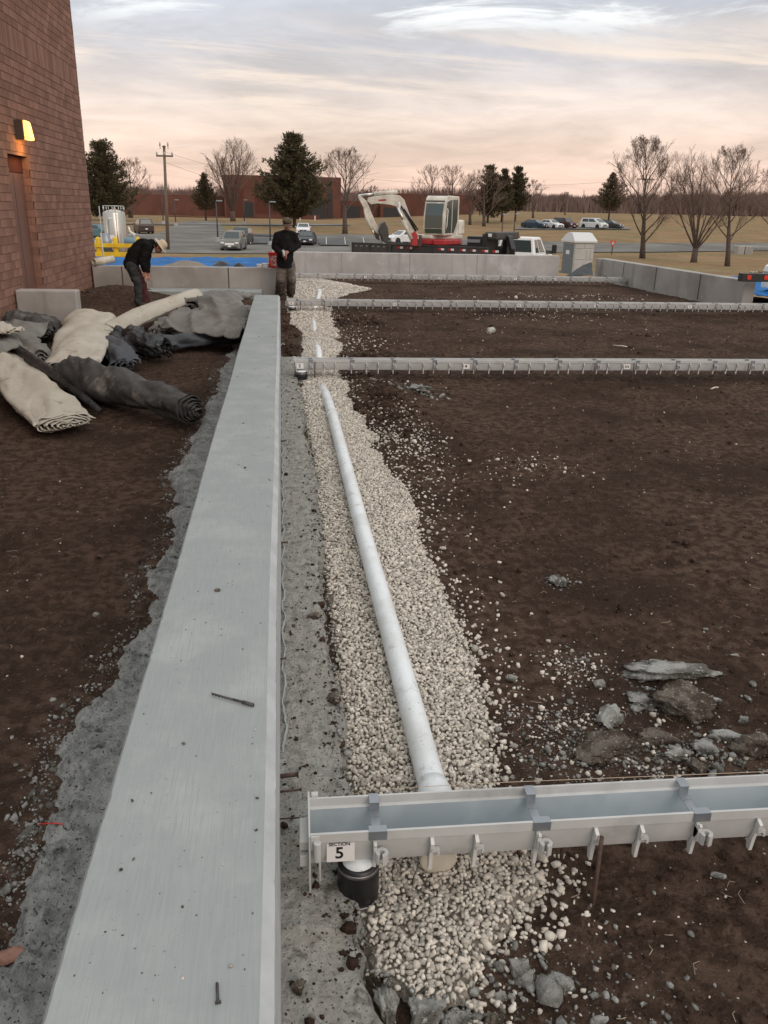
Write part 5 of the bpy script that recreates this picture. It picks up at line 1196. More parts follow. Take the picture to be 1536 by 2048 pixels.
# --- gooseneck trailer
A_, B_ = DP(703, 490, 38.0), DP(975, 498, 33.2); dv = (B_-A_); dv.z = 0; Lt = dv.length; zA, zB = DP(703, 485.5, 38.0).z, DP(975, 496, 33.2).z
tr = thing('flatbed_trailer', 'dark steel gooseneck trailer with low side rail and red and white reflectors carrying the excavator', 'trailer', (A_.x, A_.y, 0), math.atan2(dv.y, dv.x))
zr_ = lambda x: zA+(zB-zA)*x/Lt
ztop = (zA+zB)/2; gt = float(T(A_.x+3, 36))
tr.rotation_euler[1] = math.atan2(-(zB-zA), Lt)*1.0; tr.location.z = zA; ztop = 0
MB().b2(0, Lt, 0.05, 2.3, -.62, -.52).build('deck', m_wood, tr); MB().b2(0, 2.0, 0, .07, -.02, .03).b2(0, 2.0, 0, .07, -.55, -.50).b2(0, .06, -.005, .075, -.55, .03).b2(.98, 1.04, -.005, .075, -.55, .03).b2(1.94, 2.0, -.005, .075, -.55, .03).build('ramp_frame', m_charc, tr, bevel=.005)
MB().b2(.06, .98, .02, .05, -.5, -.02).build('ramp_panel', m_charc, tr); MB().b2(1.04, 1.94, .02, .05, -.5, -.02).build('ramp_panel', m_charc, tr)
MB().b2(2.15, Lt, 0, .08, -.03, .03).b2(2.15, Lt, 0, .09, -.60, -.45).build('side_rail', m_charc, tr, bevel=.005); x = 2.15
while x < Lt-.4: MB().b2(x, x+.05, -.012, .09, -.44, -.031).build('rail_post', m_charc, tr); MB().b2(x+.06, min(x+.99, Lt), .03, .05, -.44, -.031).build('rail_panel', m_charc, tr); x += 1.0
for k, x in enumerate(np.arange(2.55, Lt-.2, 1.04)):
    for dx_ in (0, .48):
        MB().b2(x+dx_, x+dx_+.13, -.006, -.0005+.03, -.16, -.08).build('red_reflector', m_lamp_r, tr); MB().b2(x+dx_+.131, x+dx_+.26, -.006, .0295, -.16, -.08).build('white_reflector', m_lamp_w, tr)
for x in (.25, .55, .85, 1.2, 1.5, 1.8): MB().b2(x-.05, x+.06, .005, .019, -.14, -.09).build('lug_slot', m_zinc, tr)
MB().b2(0, Lt, 2.25, 2.33, -.6, 0).build('far_side_rail', m_charc, tr)
for x in (3.0, 3.9, 4.8):
    for y in (.25, 2.1): wheel(tr, x, y, .38, .24)
for o in tr.children:
    if o.name.startswith('wheel') : o.location.z = -.98
# gooseneck
gk = MB(); xg = Lt-.35
gk.b2(xg, xg+.22, .15, .40, -.6, .52).build('neck_upright', m_blk, tr, bevel=.01); MB().b2(xg, xg+.22, 1.85, 2.10, -.6, .52).build('neck_upright', m_blk, tr, bevel=.01)
MB().b2(xg+.05, xg+.62, .2, 2.1, .30, .60).build('neck_box', m_charc, tr, bevel=.06, seg=3)
MB().prism([(xg+.5, .57), (xg+.72, .42), (xg+.90, -.05), (xg+.76, -.10), (xg+.60, .28), (xg+.4, .31)], 1.0, 1.35, 'xz').build('neck_arm', m_blk, tr, bevel=.01)
MB().b2(xg+.24, xg+.40, .19, .2-.0005, .42, .54).build('neck_lamp', m_lamp_w, tr)
MB().b2(Lt-1.15, Lt-.42, .3, 1.6, -.5, .42).build('tool_chest', m_blk, tr, bevel=.03); MB().b2(Lt-1.1, Lt-.5, .24, .2995, .18, .30).build('chest_lip', m_zinc, tr)

# --- mini excavator (upper works slewed; boom reaches left over the ramp)
Ye = 35.4
ex = thing('mini_excavator', 'cream and red mini excavator with glazed cab and folded boom standing on the trailer', 'excavator', (0, 0, 0))
def E2(px_, py_, dy=0): return DP(px_, py_, Ye+dy)
def plate(pts, y0, y1, name, mat, parent=ex, bev=.02):
    b = MB(); n = len(pts); q0 = [E2(a, b__, y0) for a, b__ in pts]; q1 = [Vector((v.x, v.y+(y1-y0), v.z)) for v in q0]
    b.add(q0+q1, [tuple(range(n)), tuple(reversed(range(n, 2*n)))]+[(i, i+n, (i+1) % n+n, (i+1) % n) for i in range(n)]); return b.build(name, mat, parent, bevel=bev)
bo = plate([(737, 395), (752, 392), (785, 389), (800, 391), (809, 400), (813, 412), (818, 425), (825, 442), (835, 463), (838, 478), (828, 480), (822, 466), (808, 440), (800, 424), (793, 413), (782, 410), (757, 407), (742, 409), (735, 403)], -.12, .14, 'boom', m_offw)
plate([(757, 399), (772, 398), (772, 401.5), (757, 402.5)], -.128, -.1205, 'boom_decal', m_red, bo, 0)
plate([(716, 390), (721, 391), (733, 402), (738, 412), (744, 428), (752, 447), (762, 462), (767, 470), (762, 474), (752, 466), (740, 447), (730, 432), (727, 415), (719, 400)], -.09, .11, 'dipper_arm', m_offw)
def rod(a, b, r_, name, mat, dy=0.0, par=ex): return MB().tube([E2(*a, dy), E2(*b, dy)], r_, 12).build(name, mat, par, True)
rod((717, 391), (752, 387), .045, 'arm_ram_rod', m_chrome); rod((748, 388), (795, 384), .085, 'arm_ram', m_offw); rod((789, 385), (797, 381), .05, 'ram_pin', m_charc)
rod((796, 415), (812, 452), .05, 'boom_ram_rod', m_chrome, -.2); rod((806, 440), (823, 478), .08, 'boom_ram', m_offw, -.2); rod((802, 412), (832, 462), .035, 'hydraulic_hose', m_blk, -.15); rod((808, 418), (836, 460), .03, 'hydraulic_hose', m_blk, -.17)
rod((732, 432), (744, 460), .06, 'bucket_ram', m_offw, -.15); rod((742, 455), (752, 475), .035, 'bucket_ram_rod', m_chrome, -.15)
plate([(748, 462), (753, 478), (760, 481), (757, 468)], -.14, .16, 'bucket_link', m_charc)
plate([(757, 462), (763, 447), (770, 443), (776, 455), (778, 470), (776, 484), (768, 486), (764, 474)], -.35, .37, 'bucket', m_charc, bev=.03)
for k in range(4): 
    v = E2(768, 485, -.3+k*.19); MB().box((v.x, v.y, v.z), (.12, .06, .10)).build('bucket_tooth', m_zinc, ex)
plate([(796, 406), (800, 403), (802, 415), (798, 417)], -.16, -.10, 'work_lamp', m_lamp_w, bo)
plate([(822, 468), (830, 462), (836, 470), (836, 492), (824, 492)], -.18, .2, 'boom_foot', m_red)
plate([(836, 470), (850, 470), (850, 494), (836, 494)], .0, .3, 'swing_post', m_charc)
# house: own frame, nose turned towards the camera
hc_ = DP(878, 470, 35.8); th = rad(180+50)   # heading of the nose
ho = thing('tmp', None, None); bpy.data.objects.remove(ho)
Rz_ = Matrix.Rotation(th, 3, 'Z'); zroof = DP(880, 391, 35.6).z; zsill = DP(880, 470.5, 35.6).z; zbot = DP(880, 489, 35.6).z; z0h = zbot
def hp(mbx, name, mat, parent=ex, bev=.0, smooth=False, seg=2):
    mbx.v = [tuple(Rz_@Vector((x, y, 0))+Vector((hc_.x, hc_.y, z))) for x, y, z in mbx.v]; return mbx.build(name, mat, parent, smooth, bev, seg)
# local x = forward (nose), y = left of machine; camera sees nose (+x) on the image left and the side y<0 ... 
hp(MB().prism([(.85, -.72), (.80, .15), (.95, .3), (.8, .78), (-.35, .85), (-.80, .70), (-1.0, .3), (-1.0, -.35), (-.75, -.72)], zbot, zbot+(zsill-zbot)*.62, 'xy'), 'house_base', m_red, bev=.05)
eng = hp(MB().prism([(.84, -.73), (.80, .10), (-.3, .84), (-.80, .70), (-1.02, .3), (-1.02, -.35), (-.75, -.73)], zbot+(zsill-zbot)*.62, zsill+.02, 'xy'), 'house_cover', m_offw, bev=.04)
hp(MB().b2(-1.03, -.5, -.62, .68, zsill+.02, zsill+.62), 'engine_hood', m_offw, bev=.08)
CY0, CY1 = -.32, .66
cx0, cx1 = -.48, .80
hh = zroof-zsill
def q3(x, y, z): return Rz_@Vector((x, y, 0))+Vector((hc_.x, hc_.y, z))
prof = [(cx1-.02, zsill), (cx1+.03, zsill+.25), (cx1+.02, zsill+hh*.5), (cx1-.07, zsill+hh*.82), (cx1-.16, zsill+hh*.95), (cx1-.30, zroof), (cx0, zroof-.02), (cx0, zsill)]
cabin = hp(MB().prism(prof, CY0, CY1, 'xz'), 'cab', m_offw, bev=.05, seg=3)
# glass panels proud of the cab faces
def cabpane(pts, name, mat, par=cabin):
    q = [q3(*p) for p in pts]; n = (q[1]-q[0]).cross(q[2]-q[0]).normalized()
    if n.dot(q[0]-q3((cx0+cx1)/2, (CY0+CY1)/2, zsill+hh/2)) < 0: n = -n
    k = len(q); return MB().add([p+n*.012 for p in q]+[p-n*.02 for p in q], [tuple(range(k)), tuple(reversed(range(k, 2*k)))]+[(i, i+k, (i+1) % k+k, (i+1) % k) for i in range(k)]).build(name, mat, par, bevel=.008)
cabpane([(cx1-.012, CY0+.09, zsill+.08), (cx1-.012, CY1-.07, zsill+.08), (cx1+.027, CY1-.07, zsill+.27), (cx1+.027, CY0+.09, zsill+.27)], 'lower_front_glass', m_glass_l)
cabpane([(cx1+.028, CY0+.09, zsill+.29), (cx1+.028, CY1-.07, zsill+.29), (cx1+.02, CY1-.07, zsill+hh*.5), (cx1-.068, CY1-.07, zsill+hh*.80), (cx1-.068, CY0+.09, zsill+hh*.80), (cx1+.02, CY0+.09, zsill+hh*.5)], 'front_glass', m_glass_l)
cabpane([(cx1-.075, CY0+.04, zsill+hh*.84), (cx1-.075, CY1-.04, zsill+hh*.84), (cx1-.30, CY1-.04, zroof+.002), (cx1-.30, CY0+.04, zroof+.002)], 'roof_visor', m_charc)
dz_ = zsill+.10
cabpane([(cx1-.16, CY1, zsill+hh*.32), (cx1-.22, CY1, zsill+hh*.84), (cx1-.60, CY1, zsill+hh*.90), (cx1-.62, CY1, dz_), (cx1-.13, CY1, dz_)], 'door_glass', m_glass)
cabpane([(cx1-.68, CY1, zsill+hh*.90), (cx0+.14, CY1, zsill+hh*.90), (cx0+.14, CY1, zsill+hh*.36), (cx0+.42, CY1, dz_), (cx1-.68, CY1, dz_)], 'rear_side_glass', m_glass)
cabpane([(cx1-.625, CY1+.01, zsill+.10), (cx1-.665, CY1+.01, zsill+.10), (cx1-.665, CY1+.01, zsill+hh*.9), (cx1-.625, CY1+.01, zsill+hh*.9)], 'door_pillar', m_grp)
MB().tube([q3(cx1-.10, CY1+.05, zsill+.25), q3(cx1-.10, CY1+.09, zsill+.4), q3(cx1-.14, CY1+.09, zsill+hh*.62), q3(cx1-.16, CY1+.05, zsill+hh*.68)], .016, 6).build('grab_handle', m_white, ex, True)
st_ = MB().box((0, 0, 0), (.5, .5, .12)).box((-.2, 0, .4), (.12, .5, .7)); st_.v = [tuple(Rz_@Vector((x-.1, y+.15, 0))+Vector((hc_.x, hc_.y, z+zsill+.35))) for x, y, z in st_.v]; st_.build('seat', m_blk, ex, bevel=.03)
MB().tube([q3(-1.02, .3, zbot+.14), q3(-1.03, .42, zbot+.14)], .05, 8).build('amber_marker', m_orange, ex)
# tracks on the deck
for s_ in (-.62, .62):
    b = MB(); zt_ = zbot-.08; prof = []
    for k in range(20):
        a = 2*math.pi*k/20; prof.append(((.75 if math.cos(a) > 0 else -.75)+.25*math.cos(a), zt_-.27+.26*math.sin(a)))
    b.prism(prof, s_-.18, s_+.18, 'xz'); b.v = [(hc_.x+x, hc_.y+y, z) for x, y, z in b.v]; b.build('crawler_track', m_tyre, ex)
b = MB().b2(-.5, .5, -.3, .3, zbot-.35, zbot); b.v = [(hc_.x+x, hc_.y+y, z) for x, y, z in b.v]; b.build('undercarriage', m_charc, ex)

# ================================================================== PORTABLE TOILET, SIGN, SMALL THINGS BEHIND THE FAR WALL
tc_ = DP(1157, 546, 43.5); tg = DP(1140, 548, 43.5).z
to = thing('portable_toilet', 'grey portable toilet with white ridged roof behind the gap in the far wall', 'portable toilet', (tc_.x, 43.9, tg), rad(13))
hT = DP(1140, 484, 43.5).z-tg; hR = DP(1157, 465, 43.5).z-tg
MB().b2(-.60, .60, -.58, .58, .05, hT).build('cabin', m_toilet, to, bevel=.03)
MB().b2(-.66, .66, -.64, .64, 0, .10).build('base', m_toilet_d, to)
b = MB(); b.prism([(-.68, hT-.02), (-.68, hT+.08), (-.25, hR-.03), (0, hR), (.25, hR-.03), (.68, hT+.08), (.68, hT-.02)], -.70, .70, 'yz'); 
b.v = [(x*(1 if z < hT+.2 else .86), y, z) for x, y, z in b.v]; b.build('roof', m_toilet_r, to, bevel=.02)
MB().b2(-.625, -.6005, -.50, .50, .12, hT-.1).build('door', m_toilet_d, to, bevel=.01); MB().b2(-.64, -.6255, -.16, .16, hT-.62, hT-.42).build('door_sign', m_paper, to)
for (x0, x1, z0, z1) in ((-.56, -.05, hT-.30, hT-.08), (.0, .56, hT-.30, hT-.08), (-.56, .1, .75, hT-.36), (.16, .34, .75, hT-.36), (.38, .56, .75, hT-.36), (-.56, .56, .15, .68)): MB().b2(x0, x1, -.60, -.5805, z0, z1).build('side_panel', m_toilet, to, bevel=.01)
crumple('silt_fabric', 'black sheet of fabric slumped at the foot of the portable toilet', 'fabric sheet', bil(DP(1132, 551, 30.0), DP(1186, 551, 30.0), DP(1184, 524, 30.8), DP(1168, 528, 30.6)), 16, 12, m_fabric, .08, 5)
ys_ = hit(1223, 510); zz0 = ys_.z; s0 = DP(1223, 481.5, ys_.y); half = (DP(1229.5, 482, ys_.y).x-DP(1216.5, 482, ys_.y).x)/2
sg = thing('yield_sign', 'small red and white triangular yield sign on a post by the road', 'sign', (ys_.x, ys_.y, zz0), rad(-8)); hS = s0.z-zz0
MB().b2(-.05, .05, -.03, .03, -.3, hS).build('post', m_charc, sg)
MB().prism([(-half, hS), (half, hS), (0, hS-half*1.75)], -.06, -.045, 'xz').build('sign_face', m_redp, sg); MB().prism([(-half*.55, hS-half*.28), (half*.55, hS-half*.28), (0, hS-half*1.2)], -.068, -.0605, 'xz').build('sign_centre', m_white, sg)
text_obj('YIELD', half*.34, 'sign_word', m_redp, sg, (0, -.0695, hS-half*.48), bold=.004)
hw_ = hit(1484, 508); hb = thing('concrete_chamber', 'grey square concrete chamber standing in the grass by the road at the right edge', 'concrete chamber', (hw_.x, hw_.y, hw_.z), rad(-10))
k_ = (DP(1498, 500, hw_.y).x-DP(1469, 500, hw_.y).x); MB().b2(-k_/2, -.06, -.8, .8, -.3, k_*.5).b2(.02, k_/2, -.8, .8, -.3, k_*.5).build('chamber_wall', m_conc_v, hb, bevel=.03); MB().b2(-.059, .019, -.75, .75, -.3, k_*.46).build('chamber_joint', m_dark, hb)
MB().b2(k_*.1, k_*1.8, .85, 1.6, k_*.38, k_*.5).build('cover_slab', m_conc, hb, bevel=.02)
# black bar with red lamps over the wall end
lb_ = thing('light_bar', 'black vehicle light bar with red lamps resting over the end of the slanting wall', 'light bar', (0, 0, 0))
x0, x1 = DP(1472, 550, 19.3).x, DP(1545, 550, 19.3).x+.35; z0, z1 = .672, DP(1480, 545, 19.3).z
MB().b2(x0, x1, 19.0, 19.2, z0, z1).build('bar_body', m_blk, lb_, bevel=.01)
for a, b_ in ((1495, 1503), (1529, 1537)): MB().b2(DP(a, 550, 19).x, DP(b_, 550, 19).x, 18.985, 18.9995, z0+.05, z1-.04).build('tail_lamp', m_redp, lb_, bevel=.004)
cb_ = thing('cable_coil', 'loose dark and pale cable lying on top of the light bar', 'cable'); b = MB()
b.tube([Vector((x0+.25+.05*k+.05*math.sin(k*2.1), 19.1+.05*math.cos(k*1.7), z1+.02+.02*math.sin(k*1.3)**2)) for k in range(12)], .012, 6); b.build('cable_strand', m_charc, cb_, True); MB().tube([Vector((x0+.22+.03*k, 19.05+.03*math.cos(k*2), z1+.03+.015*math.sin(k*3))) for k in range(7)], .012, 6).build('pale_strand', m_pvc_y, cb_, True)
wt = thing('white_canister', 'white rounded container cut off by the right edge behind the light bar', 'container', (DP(1545, 545, 20.2).x+.05, 20.2, .55)); smooth_angle(MB().lathe([(.26, -.1), (.27, .30), (.24, .42), (.12, .50), (0, .52)], 24).build('shell', m_white, wt), 40)

# ================================================================== POLES AND WIRES
def pole(label, px_, pyb, pyt, Y=None, r_=.13, name='utility_pole', dpx=0):
    p = hit(px_, pyb) if Y is None else DP(px_, pyb, Y); t = thing(name, label, 'pole', p); zt_ = DP(px_+dpx, pyt, p.y); top = zt_-p
    MB().tube([Vector((0, 0, -.5)), Vector((top.x, 0, top.z))], [r_, r_*.65], 10).build('pole_shaft', m_wood, t, True); return t, p, top
t, p, top = pole('tall weathered wooden utility pole with insulators near the left of the parking lot', 336, 500, 291, None, .17, dpx=-8)
hz = top.z; cx_ = top.x; w_ = 1.0/1
MB().b2(cx_-.75, cx_+.75, -.14, -.02, hz-.95, hz-.80).build('crossarm', m_wood, t); MB().b2(cx_-.16, cx_+.16, -.16, -.03, hz-.15, hz-.05).build('top_bracket', m_wood, t)
for x in (-.68, .0, .68): MB().lathe([(.05, 0), (.09, .08), (.06, .15), (.09, .20), (.03, .28), (0, .29)], 10, (cx_+x, -.09, hz-.80)).build('insulator', m_grp, t, True)
for x in (-.35, .35): MB().lathe([(.07, 0), (.07, .25), (.03, .36), (0, .37)], 10, (cx_+x, -.1, hz-.05)).tube([(cx_+x, -.1, hz-.3), (cx_+x, -.1, hz)], .04, 6).build('insulator', m_grp, t, True)
ptop = p+Vector((cx_, 0, hz-.5))
t2_, p2_, top2 = pole('distant utility pole with a wide crossarm seen behind the bare trees at the right', 1292, 432, 352, None, .16, dpx=0)
sp_ = (DP(1310, 358, p2_.y).x-DP(1276, 358, p2_.y).x)/2; MB().b2(top2.x-sp_, top2.x+sp_, -.1, .1, top2.z-1.0, top2.z-.7).build('crossarm', m_wood, t2_)
t3_, p3_, top3 = pole('slim pole standing in the field left of the evergreen at the right', 1168, 428, 380, None, .14)
def wire(label, a, b, sag=1.0, r_=.02, group='overhead wires between the poles'):
    pts = [a+(b-a)*(k/24)-Vector((0, 0, sag*4*(k/24)*(1-k/24))) for k in range(25)]; tag(MB().tube(pts, r_, 4).build('overhead_wire', m_blk), label, 'wire', group)
pr_ = p2_+Vector((top2.x, 0, top2.z-.7)); pl_ = p3_+Vector((0, 0, top3.z-.3))
wire('thin overhead wire running left from the distant crossarm pole over the trees', pr_, Vector(DP(700, 354, p2_.y)), 2.0, .03); wire('thin overhead wire leaving the distant crossarm pole to the right', pr_, Vector(DP(1700, 345, p2_.y)), 1.5, .03)
wire('upper thin wire running right from the near utility pole towards the building trees', ptop, DP(760, 345, 105), 1.5, .012); wire('lower thin wire running right from the near utility pole in front of the large evergreen', ptop-Vector((0, 0, .9)), DP(760, 385, 105), 1.5, .012)
def lamp_post(label, px_, pyb, pyt, two=False, col=m_charc):
    p = hit(px_, pyb); t = thing('lamp_post', label, 'lamp post', p, 0, 'slender lamp posts around the parking lot'); z = DP(px_, pyt, p.y).z-p.z
    MB().tube([(0, 0, -.2), (0, 0, z)], [.085, .065], 8).build('post', col, t, True); MB().lathe([(.35, -.25), (.35, .05), (.2, .45), (0, .55)], 12).build('base', m_conc, t)
    for s_ in ((-1, 1) if two else (1,)): MB().box((s_*.35, 0, z+.02), (.65, .28, .14)).build('lamp_head', m_zinc, t, bevel=.02)
for a in (('lamp post standing left of the silver off-roader in the lot', 436, 484, 402), ('lamp post just left of the standing worker with a short top', 541, 492, 404), ('lamp post near the low building door behind the lot', 489, 449, 400), ('lamp post between the brown SUV and the small evergreen', 352, 452, 400),
          ('twin-headed lamp post behind the utility pole', 327, 448, 379, True), ('brown lamp post between trailer and first far car', 1027, 476, 428, False, m_rust), ('second brown lamp post right behind the gooseneck', 1003, 478, 430, False, m_rust), ('lamp post behind the steel tank', 214, 440, 396)): lamp_post(*a)
for px_ in (600, 630):
    p = hit(px_, 441); tag(MB().lathe([(.12, -.2), (.12, 1.0), (0, 1.05)], 8, p).build('bollard', m_white), 'small white bollard before the far brick building, %s of the pair' % ('left' if px_ == 600 else 'right'), 'bollard')

# ================================================================== FAR BUILDING
YB = hit(560, 437).y
fb = thing('far_brick_building', 'long low red brick building across the parking lot behind the evergreens', 'building')
def block(pxa, pxb, pyt, pyb, dY, depth, mat, name='wall'):
    a, b_ = DP(pxa, pyb, YB+dY), DP(pxb, pyb, YB+dY); zt_ = DP((pxa+pxb)/2, pyt, YB+dY).z; return MB().b2(a.x, b_.x, YB+dY, YB+dY+depth, -3.5, zt_).build(name, mat, fb)
block(450, 682, 352, 437, 3, 22, m_bldg); block(449, 684, 350.5, 353, 2.7, 22.6, m_bldg_d, 'parapet_band') if False else None
block(200, 449.5, 389, 437, 9, 14, m_bldg); block(682.5, 760, 402, 440, 6, 14, m_bldg); block(760.5, 945, 388, 440, 4, 20, m_bldg); block(512, 640, 429, 439, -2, 1, m_bldg, 'low_front_wall')
for a in ((489, 507, 404, 437, 2.9, .2), (600, 652, 396, 432, 2.9, .2), (655, 665, 380, 410, 2.9, .2), (690, 720, 412, 438, 5.9, .2), (768, 800, 415, 440, 3.9, .2)):
    block(a[0], a[1], a[2], a[3], a[4]-.1, .25, m_dark, 'window'); 
for a in ((452, 486), (510, 560), (565, 598)): block(a[0], a[1], 375, 376.5, 2.85, .2, m_bldg_d, 'string_course')
MB().b2(DP(340, 430, YB).x, DP(700, 430, YB).x, YB-6, YB-5.5, -1.6, -.9).build('terrace_kerb', m_bldg_d, fb)

# ================================================================== TREES
def grow_tree(name, label, pb, pt_y, px_w, seed, n_main=9, first=.18, twig=m_twig, up=.55, group=None, lv=5, dens=1.0, multi=False, lean=0, tr_=.03):
    rnd = random.Random(seed); p = hit(*pb); top = DP(pb[0]+lean, pt_y, p.y); Ht = top.z-p.z; Wd = (DP(pb[0]+px_w/2, pt_y, p.y).x-DP(pb[0]-px_w/2, pt_y, p.y).x)/2
    t = thing(name, label, 'tree', p, 0, group); pix = p.y/F_PX
    tk_, cr_ = MB(), MB(); r0 = Ht*tr_; lx = top.x-p.x
    def env(z):  # crown half-width at height fraction
        u = z/Ht; return Wd*max(.05, math.sin(math.pi*min(1, max(0, (u-first*.5)/(1.10-first*.5)))**.85)**.7)
    segs = []
    def branch(a, d, ln, r_, level):
        n = 4 if level < 2 else 3; pts = [a]; dd = d.copy(); q = a.copy()
        for i in range(n):
            dd = (dd+Vector((rnd.gauss(0, .065), rnd.gauss(0, .065), up*.13*(1 if level < 3 else .35)))).normalized(); q = q+dd*(ln/n); pts.append(q.copy())
        rs = [max(r_*(1-.75*i/n), pix*.14) for i in range(n+1)]
        if level <= 2: (tk_ if level <= 1 else cr_).tube(pts, rs, 6 if level < 2 else 3, cap=False)
        else:
            sv = dd.orthogonal().normalized()*max(r_, pix*.13); sv.rotate(Matrix.Rotation(rnd.uniform(0, 3), 3, dd)); b_0 = len(cr_.v); i1 = n//2
            cr_.v += [tuple(pts[0]-sv), tuple(pts[0]+sv), tuple(pts[i1]-sv*.7), tuple(pts[i1]+sv*.7), tuple(pts[-1])]; cr_.f += [(b_0, b_0+1, b_0+3, b_0+2), (b_0+2, b_0+3, b_0+4)]
        if level >= lv: return
        k = int((5 if level == 1 else 5)*dens+rnd.random())
        for j in range(k):
            u = .25+.75*(j+rnd.random())/k; i = min(int(u*n), n-1); b0 = pts[i]+(pts[i+1]-pts[i])*(u*n-i)
            ax = dd.orthogonal().normalized(); ax.rotate(Matrix.Rotation(rnd.uniform(0, 6.28), 3, dd)); an = rnd.uniform(.35, .85); nd = (dd*math.cos(an)+ax*math.sin(an)); nd.z += .15; nd.normalize()
            l2 = ln*rnd.uniform(.36, .66)*(1.15-.4*u)
            e_ = b0+nd*l2; hz_ = math.hypot(e_.x-lx*e_.z/Ht, e_.y)
            if e_.z > Ht*1.04 or hz_ > env(e_.z)*1.15: l2 *= .62
            branch(b0, nd, l2, r_*.45, level+1)
    if multi:
        tk_.tube([Vector((0, 0, -.3)), Vector((0, 0, Ht*.05)), Vector((0, 0, Ht*.13))], [r0*1.5, r0*1.15, r0*1.1], 10)
        for k in range(n_main):
            a = 2*math.pi*k/n_main+rnd.random()*.6; sp = rnd.uniform(.15, .75); d = Vector((math.cos(a)*sp, math.sin(a)*sp, 1)).normalized(); branch(Vector((0, 0, Ht*.11)), d, Ht*rnd.uniform(.62, .88)*(1.12-sp*.5), r0*.36, 1)
    else:
        pts = [Vector((lx*u+rnd.gauss(0, .012)*Ht*u, rnd.gauss(0, .01)*Ht*u, Ht*u)) for u in (0, .12, .25, .4, .55, .7, .85, .98)]; pts[0].z = -.3
        tk_.tube(pts, [r0*1.35, r0, r0*.85, r0*.55, r0*.33, r0*.2, r0*.10, pix*.12], 8)
        for k in range(n_main):
            u = first+(.90-first)*k/n_main+rnd.uniform(-.02, .02); z = u*Ht; i = max(j for j in range(len(pts)) if pts[j].z <= z or j == 0); i = min(i, len(pts)-2); b0 = pts[i]+(pts[i+1]-pts[i])*((z-pts[i].z)/(pts[i+1].z-pts[i].z))
            a = k*2.4+rnd.random(); el = rnd.uniform(.55, .95)*(1 if u < .6 else 1.5)*(up+.42); d = Vector((math.cos(a), math.sin(a), el)).normalized()
            ln = min((Ht-z)*1.0, env(z+Ht*.16)*1.25/ max(.3, math.hypot(d.x, d.y))); branch(b0, d, ln, r0*(.35-.26*u), 1)
    tk_.build('trunk', m_bark, t, True); me = bpy.data.meshes.new('crown'); me.from_pydata(cr_.v, [], cr_.f); me.materials.append(twig); o = bpy.data.objects.new('crown', me); COL.objects.link(o); o.parent = t
    return t
GB_ = 'leafless trees on the lawn at the right'
grow_tree('bare_tree', 'leafless tree on the lawn nearest the yield sign, leftmost of the right-hand group', (1285, 518), 280, 118, 21, 20, .14, up=.75, group=GB_, dens=1.3, lean=8, tr_=.024)
grow_tree('bare_tree', 'leafless tree splitting into many stems from its base, second of the right-hand group', (1387, 526), 292, 120, 22, 11, .14, up=.35, group=GB_, dens=1.3, multi=True, tr_=.024)
grow_tree('bare_tree', 'leafless tree with straight trunk just left of the concrete chamber at the right', (1455, 533), 298, 108, 23, 20, .20, up=.75, group=GB_, dens=1.2, lean=10, tr_=.022)
grow_tree('bare_tree', 'leafless tree cut off by the right edge of the view', (1560, 505), 335, 130, 24, 16, .14, up=.5, group=GB_, dens=1.1)
GC_ = 'leafless trees behind the parking lot'
grow_tree('bare_tree', 'rounded leafless tree in front of the left end of the far brick building', (466, 443), 282, 118, 31, 12, .2, m_twig, .7, GC_, multi=True, dens=1.1)
grow_tree('bare_tree', 'rounded leafless tree between the large evergreen and the excavator boom', (690, 468), 299, 108, 32, 16, .28, m_twig, .6, GC_, dens=1.1)
grow_tree('bare_tree', 'leafless tree behind the big evergreen at the far left', (262, 436), 318, 84, 33, 14, .15, m_twig_r, .6, GC_)
for i, (a, b_, c, w_, l_) in enumerate(((862, 445, 332, 80, 'left of the excavator cab top'), (905, 447, 332, 74, 'right behind the excavator cab'), (968, 453, 340, 86, 'in front of the cluster of evergreens'), (940, 450, 350, 60, 'small, between cab and evergreen cluster'), (1066, 436, 360, 46, 'small, just right of the evergreen cluster'), (742, 440, 372, 50, 'low, behind the excavator boom'), (1130, 430, 385, 44, 'low, above the maroon SUV'))):
    grow_tree('bare_tree', 'leafless tree behind the lot, '+l_, (a, b_), c, w_, 40+i, 14, .15, m_twig_r if i % 2 else m_twig, .55, GC_, lv=4, dens=1.25)

